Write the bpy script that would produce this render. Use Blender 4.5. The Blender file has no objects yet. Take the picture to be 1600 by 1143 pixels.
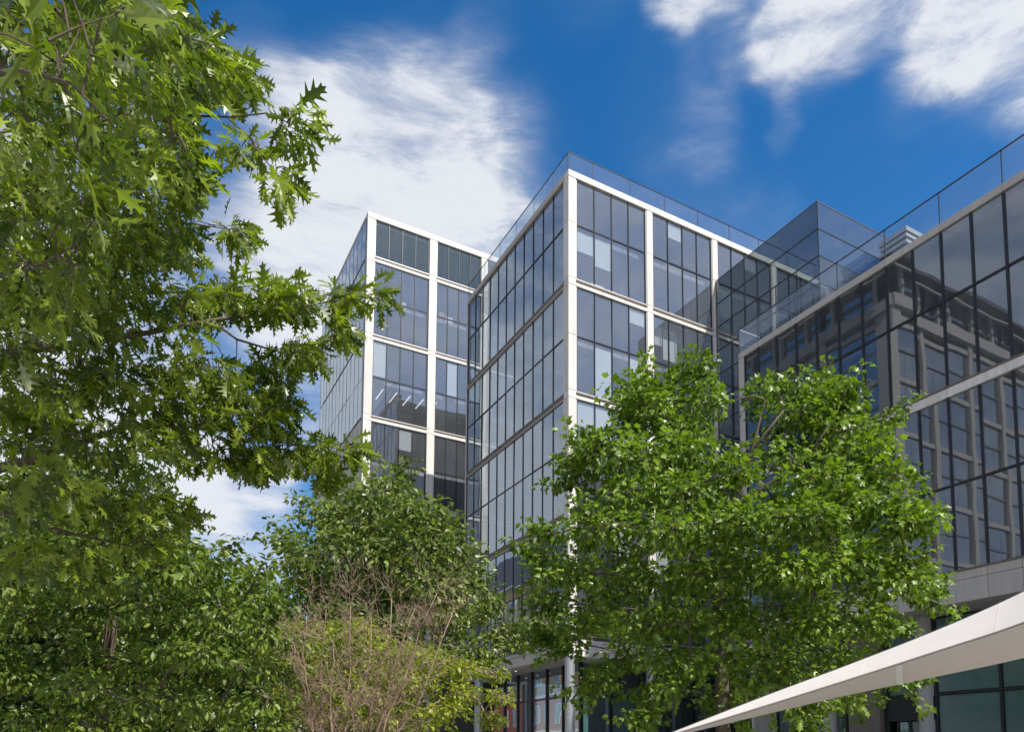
import bpy, bmesh, math, random
import numpy as np
from mathutils import Matrix, Vector
rad = math.radians
random.seed(7)
rng = np.random.default_rng(11)

# ------------------------------------------------------------------ camera
sc = bpy.context.scene
COL = sc.collection
CAM = np.array((-24.5166, -38.5654, 1.6))
RX = np.array((0.8821597, -0.47090659, 0.0064228))
UP = np.array((-0.04685246, -0.07418313, 0.99614342))
FW = np.array((0.46861404, 0.8790585, 0.0875045))
cd = bpy.data.cameras.new('camera')
cam = bpy.data.objects.new('camera', cd)
COL.objects.link(cam)
cd.sensor_fit = 'HORIZONTAL'
cd.sensor_width = 36.0
cd.lens = 26.069
cd.shift_y = 0.32046
cd.clip_start = 0.1
cd.clip_end = 6000
M = Matrix.Identity(4)
for i in range(3):
    M[i][0], M[i][1], M[i][2], M[i][3] = RX[i], UP[i], -FW[i], CAM[i]
cam.matrix_world = M
sc.camera = cam

def ray(x, y):
    """direction seen at a point of the 1600 x 1143 photograph (unit depth)"""
    return FW + RX * (x - 800) / 1158.63 - UP * (y - 1084.235) / 1158.63
def at(x, y, depth):
    return CAM + ray(x, y) * depth

# ------------------------------------------------------------------ render settings
sc.render.engine = 'CYCLES'
cy = sc.cycles
cy.use_denoising = True
cy.max_bounces = 8
cy.diffuse_bounces = 3
cy.glossy_bounces = 4
cy.transmission_bounces = 4
cy.transparent_max_bounces = 20
cy.caustics_reflective = False
cy.caustics_refractive = False
cy.sample_clamp_indirect = 6.0
vs = sc.view_settings
vs.view_transform = 'Standard'
vs.look = 'None'
vs.gamma = 1.0
vs.exposure = 0.25
vs.use_curve_mapping = False

# ------------------------------------------------------------------ sun and sky
TO_SUN = Vector((0.30, -1.0, 0.0)).normalized()
SUN_EL = rad(50)
TO_SUN = Vector((TO_SUN.x * math.cos(SUN_EL), TO_SUN.y * math.cos(SUN_EL), math.sin(SUN_EL)))
sl = bpy.data.lights.new('sun', 'SUN')
sl.energy = 5.0
sl.angle = rad(0.53)
sl.color = (1.0, 0.95, 0.87)
so = bpy.data.objects.new('sun', sl)
so.rotation_euler = TO_SUN.to_track_quat('Z', 'Y').to_euler()
so.location = (0, -60, 90)
COL.objects.link(so)

world = bpy.data.worlds.new('World')
sc.world = world
world.use_nodes = True
wt = world.node_tree
wt.nodes.clear()
def wn(t, **kw):
    n = wt.nodes.new(t)
    for k, v in kw.items():
        setattr(n, k, v)
    return n
def wmath(op, a, b=None, clamp=False):
    n = wn('ShaderNodeMath', operation=op, use_clamp=clamp)
    for i, s in enumerate((a, b)):
        if s is None: continue
        if isinstance(s, (int, float)): n.inputs[i].default_value = s
        else: wt.links.new(s, n.inputs[i])
    return n.outputs[0]
def wvec(op, a, b=None):
    n = wn('ShaderNodeVectorMath', operation=op)
    for i, s in enumerate((a, b)):
        if s is None: continue
        if isinstance(s, (tuple, list)): n.inputs[i].default_value = s
        else: wt.links.new(s, n.inputs[i])
    return n
def wrange(v, a, b, c, d, smooth=True):
    n = wn('ShaderNodeMapRange', interpolation_type='SMOOTHSTEP' if smooth else 'LINEAR')
    wt.links.new(v, n.inputs[0])
    for i, s in enumerate((a, b, c, d)): n.inputs[1 + i].default_value = s
    return n.outputs[0]
def wnoise(vec, scale, detail, rough, dist=0.0):
    n = wn('ShaderNodeTexNoise')
    wt.links.new(vec, n.inputs['Vector'])
    n.inputs['Scale'].default_value = scale
    n.inputs['Detail'].default_value = detail
    n.inputs['Roughness'].default_value = rough
    n.inputs['Distortion'].default_value = dist
    return n
sky = wn('ShaderNodeTexSky', sky_type='NISHITA')
sky.sun_disc = False
sky.sun_elevation = SUN_EL
sky.sun_rotation = math.atan2(TO_SUN.x, TO_SUN.y)
sky.air_density = 1.0
sky.dust_density = 0.4
sky.ozone_density = 3.0
hsv = wn('ShaderNodeHueSaturation')
hsv.inputs['Saturation'].default_value = 1.36
hsv.inputs['Value'].default_value = 1.4
wt.links.new(sky.outputs[0], hsv.inputs['Color'])
tc = wn('ShaderNodeTexCoord')
D0 = tc.outputs['Generated']
# wind-drawn stretch for the streaks: squash the direction along the drift of the clouds
mp = wn('ShaderNodeMapping')
mp.inputs['Rotation'].default_value = (0, 0, rad(28))
mp.inputs['Scale'].default_value = (0.6, 1.0, 2.6)
wt.links.new(D0, mp.inputs['Vector'])
warp = wnoise(mp.outputs[0], 3.0, 7.0, 0.52, 0.4)
wsub = wvec('SUBTRACT', warp.outputs['Color'], (0.5, 0.5, 0.5))
wscl = wn('ShaderNodeVectorMath', operation='SCALE')
wt.links.new(wsub.outputs[0], wscl.inputs[0]); wscl.inputs['Scale'].default_value = 0.19
dirw = wvec('ADD', D0, wscl.outputs[0])
dirn = wvec('NORMALIZE', dirw.outputs[0]).outputs[0]
# the cloud banks of this sky: (photo x, photo y, radius in photo px, weight)
BANKS = [(650, 215, 110, 0.66), (590, 265, 125, 0.78), (725, 240, 100, 0.38), (790, 290, 90, 0.30), (520, 290, 110, 0.45), (700, 275, 70, 0.3), (440, 350, 110, 0.40), (440, 200, 70, 0.32), (380, 110, 60, 0.28),
         (480, 420, 110, 0.38), (490, 560, 120, 0.42), (440, 470, 90, 0.32), (780, 320, 80, 0.42), (840, 380, 70, 0.3),
         (1060, 25, 60, 0.8), (1050, 70, 34, 0.4), (1180, 30, 75, 0.7), (1290, 25, 90, 0.9), (1230, 75, 55, 0.4), (1370, 0, 75, 0.6), (1500, 65, 90, 0.85), (1480, 110, 55, 0.4), (1565, 15, 95, 0.6), (1585, 120, 80, 0.4),
         (1430, 160, 50, 0.24), (1100, 148, 50, 0.26), (1070, 235, 70, 0.2), (745, 45, 45, 0.26), (1225, 185, 22, 0.25), (1010, 130, 60, 0.12),
         (435, 770, 40, 0.75), (320, 790, 60, 0.65), (390, 865, 70, 0.55), (480, 700, 50, 0.25), (250, 700, 110, 0.6), (1170, 345, 70, 0.25),
         (120, 300, 180, 0.6), (100, 600, 200, 0.55), (-280, 560, 300, 0.9), (-280, 250, 260, 0.7), (1720, 150, 120, 0.6), (900, -160, 130, 0.35)]
acc = None
for (px, py, pr, w) in BANKS:
    a = ray(px, py); a = a / np.linalg.norm(a)
    b = ray(px + pr, py); b = b / np.linalg.norm(b)
    ang = math.acos(float(a @ b))
    dt = wvec('DOT_PRODUCT', dirn, tuple(a)).outputs['Value']
    v = wrange(dt, math.cos(ang * 1.6), 1.0, 0.0, w * 0.9)
    acc = v if acc is None else wmath('ADD', acc, v)
acc = wmath('MINIMUM', acc, 1.15)
# loose cloud everywhere else, thicker towards the horizon
fine = wnoise(mp.outputs[0], 3.2, 9.0, 0.64, 0.7)
fine2 = wnoise(mp.outputs[0], 13.0, 8.0, 0.66, 0.3)
sep = wn('ShaderNodeSeparateXYZ'); wt.links.new(D0, sep.inputs[0])
horizon = wrange(sep.outputs['Z'], 0.0, 0.86, 0.52, 0.0)
vc = ray(800, 450); vc = vc / np.linalg.norm(vc)
away = wrange(wvec('DOT_PRODUCT', D0, tuple(vc)).outputs['Value'], 0.62, 0.86, 1.0, 0.0)   # a veil of thin cloud covers the rest of the sky, as the glass mirrors it
broad = wmath('ADD', wrange(fine.outputs['Fac'], 0.52, 0.80, 0.0, 0.35), wmath('MULTIPLY', away, wrange(fine.outputs['Fac'], 0.30, 0.70, 0.75, 1.6)))
dens = wmath('ADD', wmath('ADD', wmath('MULTIPLY', acc, wrange(fine2.outputs['Fac'], 0.28, 0.72, 0.68, 1.16)), wmath('MULTIPLY', broad, 0.55)), horizon)
alpha = wrange(dens, 0.03, 1.32, 0.0, 0.95)
shade = wrange(wmath('ADD', wmath('MULTIPLY', fine2.outputs['Fac'], 0.6), wmath('MULTIPLY', dens, 0.5)), 0.40, 0.95, 0.0, 1.0)
ccol = wn('ShaderNodeMix', data_type='RGBA')
wt.links.new(shade, ccol.inputs['Factor'])
ccol.inputs['A'].default_value = (3.3, 4.0, 5.4, 1)
ccol.inputs['B'].default_value = (7.0, 7.2, 7.6, 1)
mixc = wn('ShaderNodeMix', data_type='RGBA')
wt.links.new(alpha, mixc.inputs['Factor'])
wt.links.new(hsv.outputs[0], mixc.inputs['A'])
wt.links.new(ccol.outputs['Result'], mixc.inputs['B'])
bg = wn('ShaderNodeBackground')
bg.inputs['Strength'].default_value = 0.1
wt.links.new(mixc.outputs['Result'], bg.inputs['Color'])
wo = wn('ShaderNodeOutputWorld')
wt.links.new(bg.outputs[0], wo.inputs['Surface'])

# ------------------------------------------------------------------ materials
MATS = {}
def principled(name, col, rough=0.6, metal=0.0, spec=0.5, noise=0.0, nscale=3.0, bump=0.0, streak=False):
    m = bpy.data.materials.new(name); m.use_nodes = True
    t = m.node_tree; b = t.nodes['Principled BSDF']
    b.inputs['Roughness'].default_value = rough
    b.inputs['Metallic'].default_value = metal
    b.inputs['Specular IOR Level'].default_value = spec
    b.inputs['Base Color'].default_value = (*col, 1)
    if noise or bump:
        g = t.nodes.new('ShaderNodeNewGeometry')
        mpn = t.nodes.new('ShaderNodeMapping')
        if streak: mpn.inputs['Scale'].default_value = (3.0, 3.0, 0.25)
        t.links.new(g.outputs['Position'], mpn.inputs['Vector'])
        n = t.nodes.new('ShaderNodeTexNoise'); n.inputs['Scale'].default_value = nscale
        n.inputs['Detail'].default_value = 8; n.inputs['Roughness'].default_value = 0.62
        t.links.new(mpn.outputs[0], n.inputs['Vector'])
        oi = t.nodes.new('ShaderNodeObjectInfo')
        if noise:
            r = t.nodes.new('ShaderNodeMapRange')
            r.inputs[1].default_value = 0.3; r.inputs[2].default_value = 0.7
            r.inputs[3].default_value = 1 - noise; r.inputs[4].default_value = 1 + noise
            t.links.new(n.outputs['Fac'], r.inputs[0])
            r2 = t.nodes.new('ShaderNodeMapRange')
            r2.inputs[3].default_value = 1 - noise * 0.5; r2.inputs[4].default_value = 1 + noise * 0.5
            t.links.new(oi.outputs['Random'], r2.inputs[0])
            mu = t.nodes.new('ShaderNodeMath'); mu.operation = 'MULTIPLY'
            t.links.new(r.outputs[0], mu.inputs[0]); t.links.new(r2.outputs[0], mu.inputs[1])
            mx = t.nodes.new('ShaderNodeVectorMath'); mx.operation = 'SCALE'
            mx.inputs[0].default_value = col
            t.links.new(mu.outputs[0], mx.inputs['Scale'])
            t.links.new(mx.outputs[0], b.inputs['Base Color'])
        if bump:
            bp = t.nodes.new('ShaderNodeBump'); bp.inputs['Strength'].default_value = bump
            bp.inputs['Distance'].default_value = 0.02
            t.links.new(n.outputs['Fac'], bp.inputs['Height'])
            t.links.new(bp.outputs[0], b.inputs['Normal'])
    MATS[name] = m
    return m

def glass(name, tint, base, refl=(0.9, 0.94, 1.0), wav=0.004, power=4.0, dust=0.0):
    """coated pane: mirrors the surroundings, the rest passes through the tint"""
    m = bpy.data.materials.new(name); m.use_nodes = True
    t = m.node_tree; t.nodes.clear()
    o = t.nodes.new('ShaderNodeOutputMaterial')
    tr = t.nodes.new('ShaderNodeBsdfTransparent'); tr.inputs[0].default_value = (*tint, 1)
    gl = t.nodes.new('ShaderNodeBsdfGlossy'); gl.inputs['Color'].default_value = (*refl, 1); gl.inputs['Roughness'].default_value = 0.012
    lw = t.nodes.new('ShaderNodeLayerWeight'); lw.inputs['Blend'].default_value = 0.5
    pw = t.nodes.new('ShaderNodeMath'); pw.operation = 'POWER'; pw.inputs[1].default_value = power
    t.links.new(lw.outputs['Facing'], pw.inputs[0])
    mr = t.nodes.new('ShaderNodeMapRange'); mr.inputs[3].default_value = base; mr.inputs[4].default_value = 0.95
    t.links.new(pw.outputs[0], mr.inputs[0])
    mx = t.nodes.new('ShaderNodeMixShader')
    t.links.new(mr.outputs[0], mx.inputs[0]); t.links.new(tr.outputs[0], mx.inputs[1]); t.links.new(gl.outputs[0], mx.inputs[2])
    if wav:
        g = t.nodes.new('ShaderNodeNewGeometry')
        n = t.nodes.new('ShaderNodeTexNoise'); n.inputs['Scale'].default_value = 0.55; n.inputs['Detail'].default_value = 1.0
        t.links.new(g.outputs['Position'], n.inputs['Vector'])
        bp = t.nodes.new('ShaderNodeBump'); bp.inputs['Strength'].default_value = 1.0; bp.inputs['Distance'].default_value = wav
        t.links.new(n.outputs['Fac'], bp.inputs['Height']); t.links.new(bp.outputs[0], gl.inputs['Normal'])
    out = mx
    if dust:
        g2 = t.nodes.new('ShaderNodeNewGeometry')
        mp_ = t.nodes.new('ShaderNodeMapping'); mp_.inputs['Scale'].default_value = (2.2, 2.2, 0.28)
        t.links.new(g2.outputs['Position'], mp_.inputs['Vector'])
        n2 = t.nodes.new('ShaderNodeTexNoise'); n2.inputs['Scale'].default_value = 1.1; n2.inputs['Detail'].default_value = 6; n2.inputs['Roughness'].default_value = 0.6
        t.links.new(mp_.outputs[0], n2.inputs['Vector'])
        oi = t.nodes.new('ShaderNodeObjectInfo')
        ad = t.nodes.new('ShaderNodeMath'); ad.operation = 'MULTIPLY_ADD'; ad.inputs[1].default_value = 0.25
        t.links.new(oi.outputs['Random'], ad.inputs[0]); t.links.new(n2.outputs['Fac'], ad.inputs[2])
        r_ = t.nodes.new('ShaderNodeMapRange'); r_.inputs[1].default_value = 0.3; r_.inputs[2].default_value = 0.95; r_.inputs[3].default_value = dust * 0.6; r_.inputs[4].default_value = dust * 1.6
        t.links.new(ad.outputs[0], r_.inputs[0])
        df = t.nodes.new('ShaderNodeBsdfDiffuse'); df.inputs['Color'].default_value = (0.40, 0.42, 0.47, 1)
        out = t.nodes.new('ShaderNodeMixShader')
        t.links.new(r_.outputs[0], out.inputs[0]); t.links.new(mx.outputs[0], out.inputs[1]); t.links.new(df.outputs[0], out.inputs[2])
    t.links.new(out.outputs[0], o.inputs['Surface'])
    MATS[name] = m
    return m

def emit(name, col, s):
    m = bpy.data.materials.new(name); m.use_nodes = True
    b = m.node_tree.nodes['Principled BSDF']
    b.inputs['Base Color'].default_value = (0.8, 0.8, 0.8, 1)
    b.inputs['Emission Color'].default_value = (*col, 1); b.inputs['Emission Strength'].default_value = s
    MATS[name] = m

principled('white_stone', (0.66, 0.63, 0.595), 0.7, noise=0.15, nscale=1.3, bump=0.1, streak=True)
principled('grey_shade_stone', (0.46, 0.43, 0.40), 0.75, noise=0.10, nscale=1.3, bump=0.12, streak=True)  # wing's own grey; darkens the central block's side to stand for shade
principled('brown_shade_stone', (0.16, 0.135, 0.115), 0.8, noise=0.1)  # brown of sills and pier; in recess bands it stands for shade
principled('backing', (0.05, 0.048, 0.045), 0.9)
principled('light_metal', (0.62, 0.58, 0.54), 0.35, metal=0.3)
principled('dark_metal', (0.018, 0.02, 0.024), 0.35, metal=0.2)
principled('mid_metal', (0.12, 0.12, 0.125), 0.4, metal=0.4)
principled('steel', (0.42, 0.43, 0.45), 0.4, metal=0.5, noise=0.06)
principled('slab', (0.40, 0.39, 0.37), 0.85, noise=0.06)
principled('core_wall', (0.17, 0.165, 0.16), 0.9, noise=0.15, nscale=0.4)
principled('teal_panel', (0.085, 0.155, 0.145), 0.12, spec=0.7, noise=0.1)
principled('block_stone', (0.29, 0.285, 0.285), 0.8, noise=0.1)
principled('hem_tape', (0.30, 0.255, 0.23), 0.8)
principled('pale_panel', (0.50, 0.49, 0.47), 0.5, noise=0.08, streak=True)
principled('blind', (0.86, 0.86, 0.82), 0.8, noise=0.03)
principled('curtain', (0.55, 0.53, 0.42), 0.9, noise=0.08)
principled('cardboard', (0.45, 0.33, 0.18), 0.9)
principled('roofing', (0.22, 0.22, 0.22), 0.9, noise=0.1)
principled('paving', (0.30, 0.29, 0.27), 0.85, noise=0.15, nscale=0.8)
principled('yellow_brick', (0.40, 0.29, 0.15), 0.9, noise=0.12, nscale=2.0)
principled('red_brick', (0.42, 0.09, 0.045), 0.85, noise=0.18, nscale=1.5)
principled('slate', (0.055, 0.06, 0.07), 0.6, noise=0.1)
principled('painted_white', (0.78, 0.77, 0.74), 0.5)
principled('bark', (0.11, 0.085, 0.06), 0.9, noise=0.3, nscale=9.0, bump=0.6)
principled('pale_bark', (0.12, 0.095, 0.068), 0.85, noise=0.35, nscale=5.0, bump=0.5)
principled('twig_bark', (0.31, 0.215, 0.15), 0.85, noise=0.25, nscale=6.0)
principled('soil', (0.06, 0.045, 0.03), 0.95, noise=0.2)
emit('lamp_glow', (1.0, 0.95, 0.86), 1.0)
glass('facade_glass', (0.90, 0.93, 0.95), 0.19, refl=(0.80, 0.89, 1.0), dust=0.07)
glass('side_glass', (0.62, 0.66, 0.69), 0.29, refl=(0.84, 0.93, 1.0), dust=0.09)
glass('street_glass', (0.45, 0.62, 0.60), 0.26, refl=(0.72, 0.92, 0.90), dust=0.10)
glass('link_glass', (0.36, 0.42, 0.44), 0.13, refl=(0.93, 0.93, 0.95), dust=0.06)
glass('teal_glass', (0.40, 0.52, 0.50), 0.14, refl=(0.80, 0.92, 0.92), dust=0.06)
glass('mirror_glass', (0.6, 0.66, 0.7), 0.5, wav=0.003)
glass('shade_glass', (0.60, 0.66, 0.66), 0.22, refl=(0.95, 0.93, 0.94), wav=0.0022, dust=0.085)
glass('screen_glass', (0.60, 0.66, 0.68), 0.09, dust=0.02)
glass('clear_glass', (0.88, 0.92, 0.94), 0.055, wav=0, power=4.0, dust=0.035)

def canvas_material():
    m = principled('canvas', (0.74, 0.69, 0.635), 0.75, noise=0.035, nscale=3.0, bump=0.15)
    t = m.node_tree; b = t.nodes['Principled BSDF']; o = t.nodes['Material Output']
    tr = t.nodes.new('ShaderNodeBsdfTranslucent'); tr.inputs[0].default_value = (0.72, 0.56, 0.46, 1)
    mx = t.nodes.new('ShaderNodeMixShader'); mx.inputs[0].default_value = 0.14
    t.links.new(b.outputs[0], mx.inputs[1]); t.links.new(tr.outputs[0], mx.inputs[2]); t.links.new(mx.outputs[0], o.inputs['Surface'])
canvas_material()

def leaf_material(name, dark, light, pale, trans=0.3, rough=0.42, spec=0.5):
    """blade colour runs from young yellow-green to old dark green leaf by leaf; a few show their pale back"""
    m = bpy.data.materials.new(name); m.use_nodes = True
    t = m.node_tree; b = t.nodes['Principled BSDF']; o = t.nodes['Material Output']
    at_ = t.nodes.new('ShaderNodeAttribute'); at_.attribute_name = 'leaf_age'
    cr = t.nodes.new('ShaderNodeValToRGB'); e = cr.color_ramp.elements
    e[0].position = 0.0; e[0].color = (*dark, 1)
    e[1].position = 0.92; e[1].color = (*light, 1)
    n_ = e.new(1.0); n_.color = (*pale, 1)
    t.links.new(at_.outputs['Fac'], cr.inputs[0])
    b.inputs['Roughness'].default_value = rough
    b.inputs['Specular IOR Level'].default_value = spec
    t.links.new(cr.outputs[0], b.inputs['Base Color'])
    tr = t.nodes.new('ShaderNodeBsdfTranslucent')
    mu = t.nodes.new('ShaderNodeMix'); mu.data_type = 'RGBA'; mu.blend_type = 'MULTIPLY'; mu.inputs['Factor'].default_value = 1.0
    mu.inputs['B'].default_value = (1.35, 1.5, 0.55, 1)
    t.links.new(cr.outputs[0], mu.inputs['A']); t.links.new(mu.outputs['Result'], tr.inputs[0])
    mx = t.nodes.new('ShaderNodeMixShader'); mx.inputs[0].default_value = trans
    t.links.new(b.outputs[0], mx.inputs[1]); t.links.new(tr.outputs[0], mx.inputs[2]); t.links.new(mx.outputs[0], o.inputs['Surface'])
    MATS[name] = m
leaf_material('oak_leaf', (0.048, 0.082, 0.008), (0.255, 0.325, 0.028), (0.40, 0.43, 0.28), trans=0.42, rough=0.34)
leaf_material('maple_leaf', (0.062, 0.112, 0.011), (0.225, 0.330, 0.034), (0.32, 0.40, 0.12), trans=0.36, rough=0.40)
leaf_material('lime_leaf', (0.048, 0.088, 0.012), (0.240, 0.320, 0.042), (0.32, 0.37, 0.18), trans=0.36, rough=0.40)
leaf_material('dark_leaf', (0.048, 0.085, 0.018), (0.240, 0.300, 0.066), (0.33, 0.37, 0.22), trans=0.34, rough=0.40)
leaf_material('shrub_leaf', (0.120, 0.150, 0.014), (0.330, 0.390, 0.036), (0.44, 0.43, 0.10), trans=0.4)

# ------------------------------------------------------------------ object helpers
def link(o, parent=None):
    COL.objects.link(o)
    if parent is not None: o.parent = parent
    return o
def thing(name, label, cat, loc, group=None):
    o = bpy.data.objects.new(name, None); o.location = loc
    o.empty_display_size = 0.3
    link(o); o['label'] = label; o['category'] = cat
    if group: o['group'] = group
    return o
def origin(parent):
    p = Vector((0, 0, 0))
    while parent is not None:
        p += Vector(parent.location); parent = parent.parent
    return p
BOXES = {}
def boxmesh(dx, dy, dz, mat, bev):
    key = (round(dx, 3), round(dy, 3), round(dz, 3), mat, bev)
    if key in BOXES: return BOXES[key]
    bm = bmesh.new(); bmesh.ops.create_cube(bm, size=1.0)
    bmesh.ops.scale(bm, vec=(dx, dy, dz), verts=bm.verts)
    if bev: bmesh.ops.bevel(bm, geom=bm.edges[:], offset=bev, segments=1, affect='EDGES')
    me = bpy.data.meshes.new('box'); bm.to_mesh(me); bm.free()
    me.materials.append(MATS[mat]); BOXES[key] = me
    return me
def box(name, x0, x1, y0, y1, z0, z1, mat, parent=None, bev=0.0, tilt=0.0, kind=None):
    x0, x1 = min(x0, x1), max(x0, x1); y0, y1 = min(y0, y1), max(y0, y1)
    me = boxmesh(x1 - x0, y1 - y0, z1 - z0, mat, bev)
    if me.name.startswith('box'): me.name = name
    o = bpy.data.objects.new(name, me)
    o.location = Vector(((x0 + x1) / 2, (y0 + y1) / 2, (z0 + z1) / 2)) - origin(parent)
    if tilt: o.rotation_euler = (random.gauss(0, tilt), random.gauss(0, tilt), random.gauss(0, tilt))
    if kind: o['kind'] = kind
    return link(o, parent)
def meshobj(name, verts, faces, mat, parent=None, smooth=False, kind=None):
    me = bpy.data.meshes.new(name)
    off = origin(parent)
    me.from_pydata([tuple(Vector(v) - off) for v in verts], [], faces)
    me.materials.append(MATS[mat])
    if smooth: me.polygons.foreach_set('use_smooth', [True] * len(me.polygons))
    o = bpy.data.objects.new(name, me)
    if kind: o['kind'] = kind
    return link(o, parent)
def tube_geo(paths, sides=7):
    """paths: list of [(point, radius), ...] -> one set of tapered tubes"""
    V, F = [], []
    for pth in paths:
        base = len(V); n = len(pth)
        P = [np.asarray(p, float) for p, r in pth]
        for i, (p, r) in enumerate(pth):
            d = P[min(i + 1, n - 1)] - P[max(i - 1, 0)]
            d = d / (np.linalg.norm(d) + 1e-9)
            a = np.cross(d, (0.31, 0.17, 0.93)); a /= np.linalg.norm(a) + 1e-9
            b = np.cross(d, a)
            for k in range(sides):
                th = 2 * math.pi * k / sides
                V.append(tuple(P[i] + r * (math.cos(th) * a + math.sin(th) * b)))
        for i in range(n - 1):
            for k in range(sides):
                k2 = (k + 1) % sides
                F.append((base + i * sides + k, base + i * sides + k2, base + (i + 1) * sides + k2, base + (i + 1) * sides + k))
        F.append(tuple(base + (n - 1) * sides + k for k in range(sides)))
    return V, F

class Face:
    """one vertical facade: s runs along it, d stands out from it"""
    def __init__(self, p0, along, normal, root):
        self.p0, self.a, self.n, self.root = p0, along, normal, root
    def box(self, name, s0, s1, z0, z1, d0, d1, mat, bev=0.0, tilt=0.0, parent=None):
        xa = self.p0[0] + self.a[0] * s0 + self.n[0] * d0; xb = self.p0[0] + self.a[0] * s1 + self.n[0] * d1
        ya = self.p0[1] + self.a[1] * s0 + self.n[1] * d0; yb = self.p0[1] + self.a[1] * s1 + self.n[1] * d1
        return box(name, xa, xb, ya, yb, z0, z1, mat, parent or self.root, bev, tilt)

def glazing(fc, joints, zt, zm, zb, gmat='facade_glass', d=-0.13, mw=0.055, mmat='dark_metal', tilt=0.0028, md=0.05, ends=True, top_mat=None):
    """a field of panes between the joints, split by a transom at zm; every pane, mullion and transom its own piece"""
    s0, s1 = joints[0], joints[-1]
    for i in range(len(joints) - 1):
        a, b = joints[i], joints[i + 1]
        zs = [zb, zm, zt] if zm else [zb, zt]
        for j in range(len(zs) - 1):
            fc.box('glass_pane', a + 0.012, b - 0.012, zs[j] + 0.015, zs[j + 1] - 0.015, d - 0.022, d, gmat, tilt=tilt)
    for i, s in enumerate(joints):
        if not ends and i in (0, len(joints) - 1): continue
        fc.box('mullion', s - mw / 2, s + mw / 2, zb, zt, d - 0.09, d + md, mmat)
    if zm:
        for i in range(len(joints) - 1):
            fc.box('transom', joints[i] + mw / 2 + 0.002, joints[i + 1] - mw / 2 - 0.002, zm - 0.045, zm + 0.045, d - 0.08, d + md - 0.012, mmat)

def lin(a, b, n): return [a + (b - a) * i / n for i in range(n + 1)]

# ------------------------------------------------------------------ ground
meshobj('ground', [(-2500, -2500, 0), (2500, -2500, 0), (2500, 2500, 0), (-2500, 2500, 0)], [(0, 1, 2, 3)], 'paving')['kind'] = 'structure'

# ================================================================== main glass office block
B = thing('office_building', 'glass office block with bright stone frame and sharp corner in the centre', 'building', (0, 0, 0))
BR = Face((0, 0), (1, 0), (0, -1), B)      # sunlit front
BL = Face((0, 0), (0, 1), (-1, 0), B)      # shaded side
BROWS = [(39.86, 36.72, 32.92), (32.38, 29.02, 25.28), (24.76, 21.42, 17.30), (16.78, 13.0, 9.42)]
ROOF = 40.30
BCOLS = [(0.0, 0.58), (6.44, 6.92), (12.50, 12.98), (18.64, 19.12), (24.70, 25.2)]
SB = 15.85
WB = 12.5
def stone_column(fc, s0, s1, rows, ztop, zbase, mat, depth=0.5, d1=0.0):
    zs = [ztop]
    for (t, m, b) in rows:
        zs += [b + 0.0, b - 0.52]
    zs = [z for z in zs if z > zbase] + [zbase]
    for i in range(len(zs) - 1):
        fc.box('cladding_stone', s0, s1, zs[i + 1] + 0.012, zs[i] - 0.012, d1 - depth, d1, mat, bev=0.008)
# corner column shared by both faces
zs = [39.86, 36.72, 32.92, 32.40, 29.02, 25.28, 24.76, 21.42, 17.30, 16.78, 13.0, 9.40]
for i in range(len(zs) - 1):
    box('cladding_stone', 0.0, 0.58, 0.0, 0.58, zs[i + 1] + 0.012, zs[i] - 0.012, 'white_stone', B, bev=0.008)
box('column_core', 0.05, 0.53, 0.05, 0.53, 9.4, 40.2, 'backing', B)
for (s0, s1) in BCOLS[1:]:
    for i in range(len(zs) - 1):
        BR.box('cladding_stone', s0, s1, zs[i + 1] + 0.012, zs[i] - 0.012, -0.45, 0.0, 'white_stone', bev=0.008)
    BR.box('column_core', s0 + 0.05, s1 - 0.05, 9.4, 40.2, -0.42, -0.05, 'backing')
# roof fascia
for i in range(4):
    s0 = 0.0 if i == 0 else (BCOLS[i][0] + BCOLS[i][1]) / 2
    s1 = (BCOLS[i + 1][0] + BCOLS[i + 1][1]) / 2
    BR.box('fascia_stone', s0 + (0.0 if i == 0 else 0.008), s1 - 0.008, 39.87, ROOF, -0.55, 0.02, 'white_stone', bev=0.008)
jl = [0.0, 2.0, 4.66, 7.33, 10.0, 12.67, SB]
for i in range(len(jl) - 1):
    BL.box('fascia_stone', max(jl[i], 0.56) + 0.008, jl[i + 1] - 0.008, 39.88, ROOF - 0.006, -0.5, 0.02, 'grey_shade_stone', bev=0.008)  # same course as the front, its shade put into the darker colour
for (zt, zm, zb) in BROWS:
    for k in range(4):
        a, b = BCOLS[k][1], BCOLS[k + 1][0]
        glazing(BR, lin(a + 0.12, b - 0.10, 4), zt, zm, zb)
        # light metal frame round the bay
        BR.box('window_frame', a + 0.03, a + 0.085, zb, zt, -0.24, -0.05, 'light_metal')
        BR.box('window_frame', b - 0.065, b - 0.015, zb, zt, -0.24, -0.05, 'light_metal')
        BR.box('window_sill', a + 0.03, b - 0.015, zb - 0.07, zb - 0.004, -0.24, -0.03, 'light_metal')
        BR.box('recess_band', a + 0.002, b - 0.002, zb - 0.30, zb - 0.072, -0.40, -0.24, 'brown_shade_stone')  # back of the recess; the gap's shadow is in its dark colour
        for q in range(2):
            h_ = (b - a) / 2; BR.box('beam_stone', a + h_ * q + 0.007, a + h_ * (q + 1) - 0.007, zb - 0.53, zb - 0.30, -0.42, -0.005, 'white_stone', bev=0.008)
    # side face: ten panes, then the free-standing glass end
    jo = lin(0.72, SB, 11)
    glazing(BL, jo, zt, zm, zb, 'side_glass', mw=0.04)
    BL.box('window_frame', 0.60, 0.67, zb, zt, -0.24, -0.02, 'light_metal')
    BL.box('recess_band', 0.585, SB, zb - 0.42, zb - 0.004, -0.34, -0.12, 'brown_shade_stone')
    BL.box('beam_stone', 0.586, SB, zb - 0.51, zb - 0.422, -0.40, -0.01, 'grey_shade_stone', bev=0.008)
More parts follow.
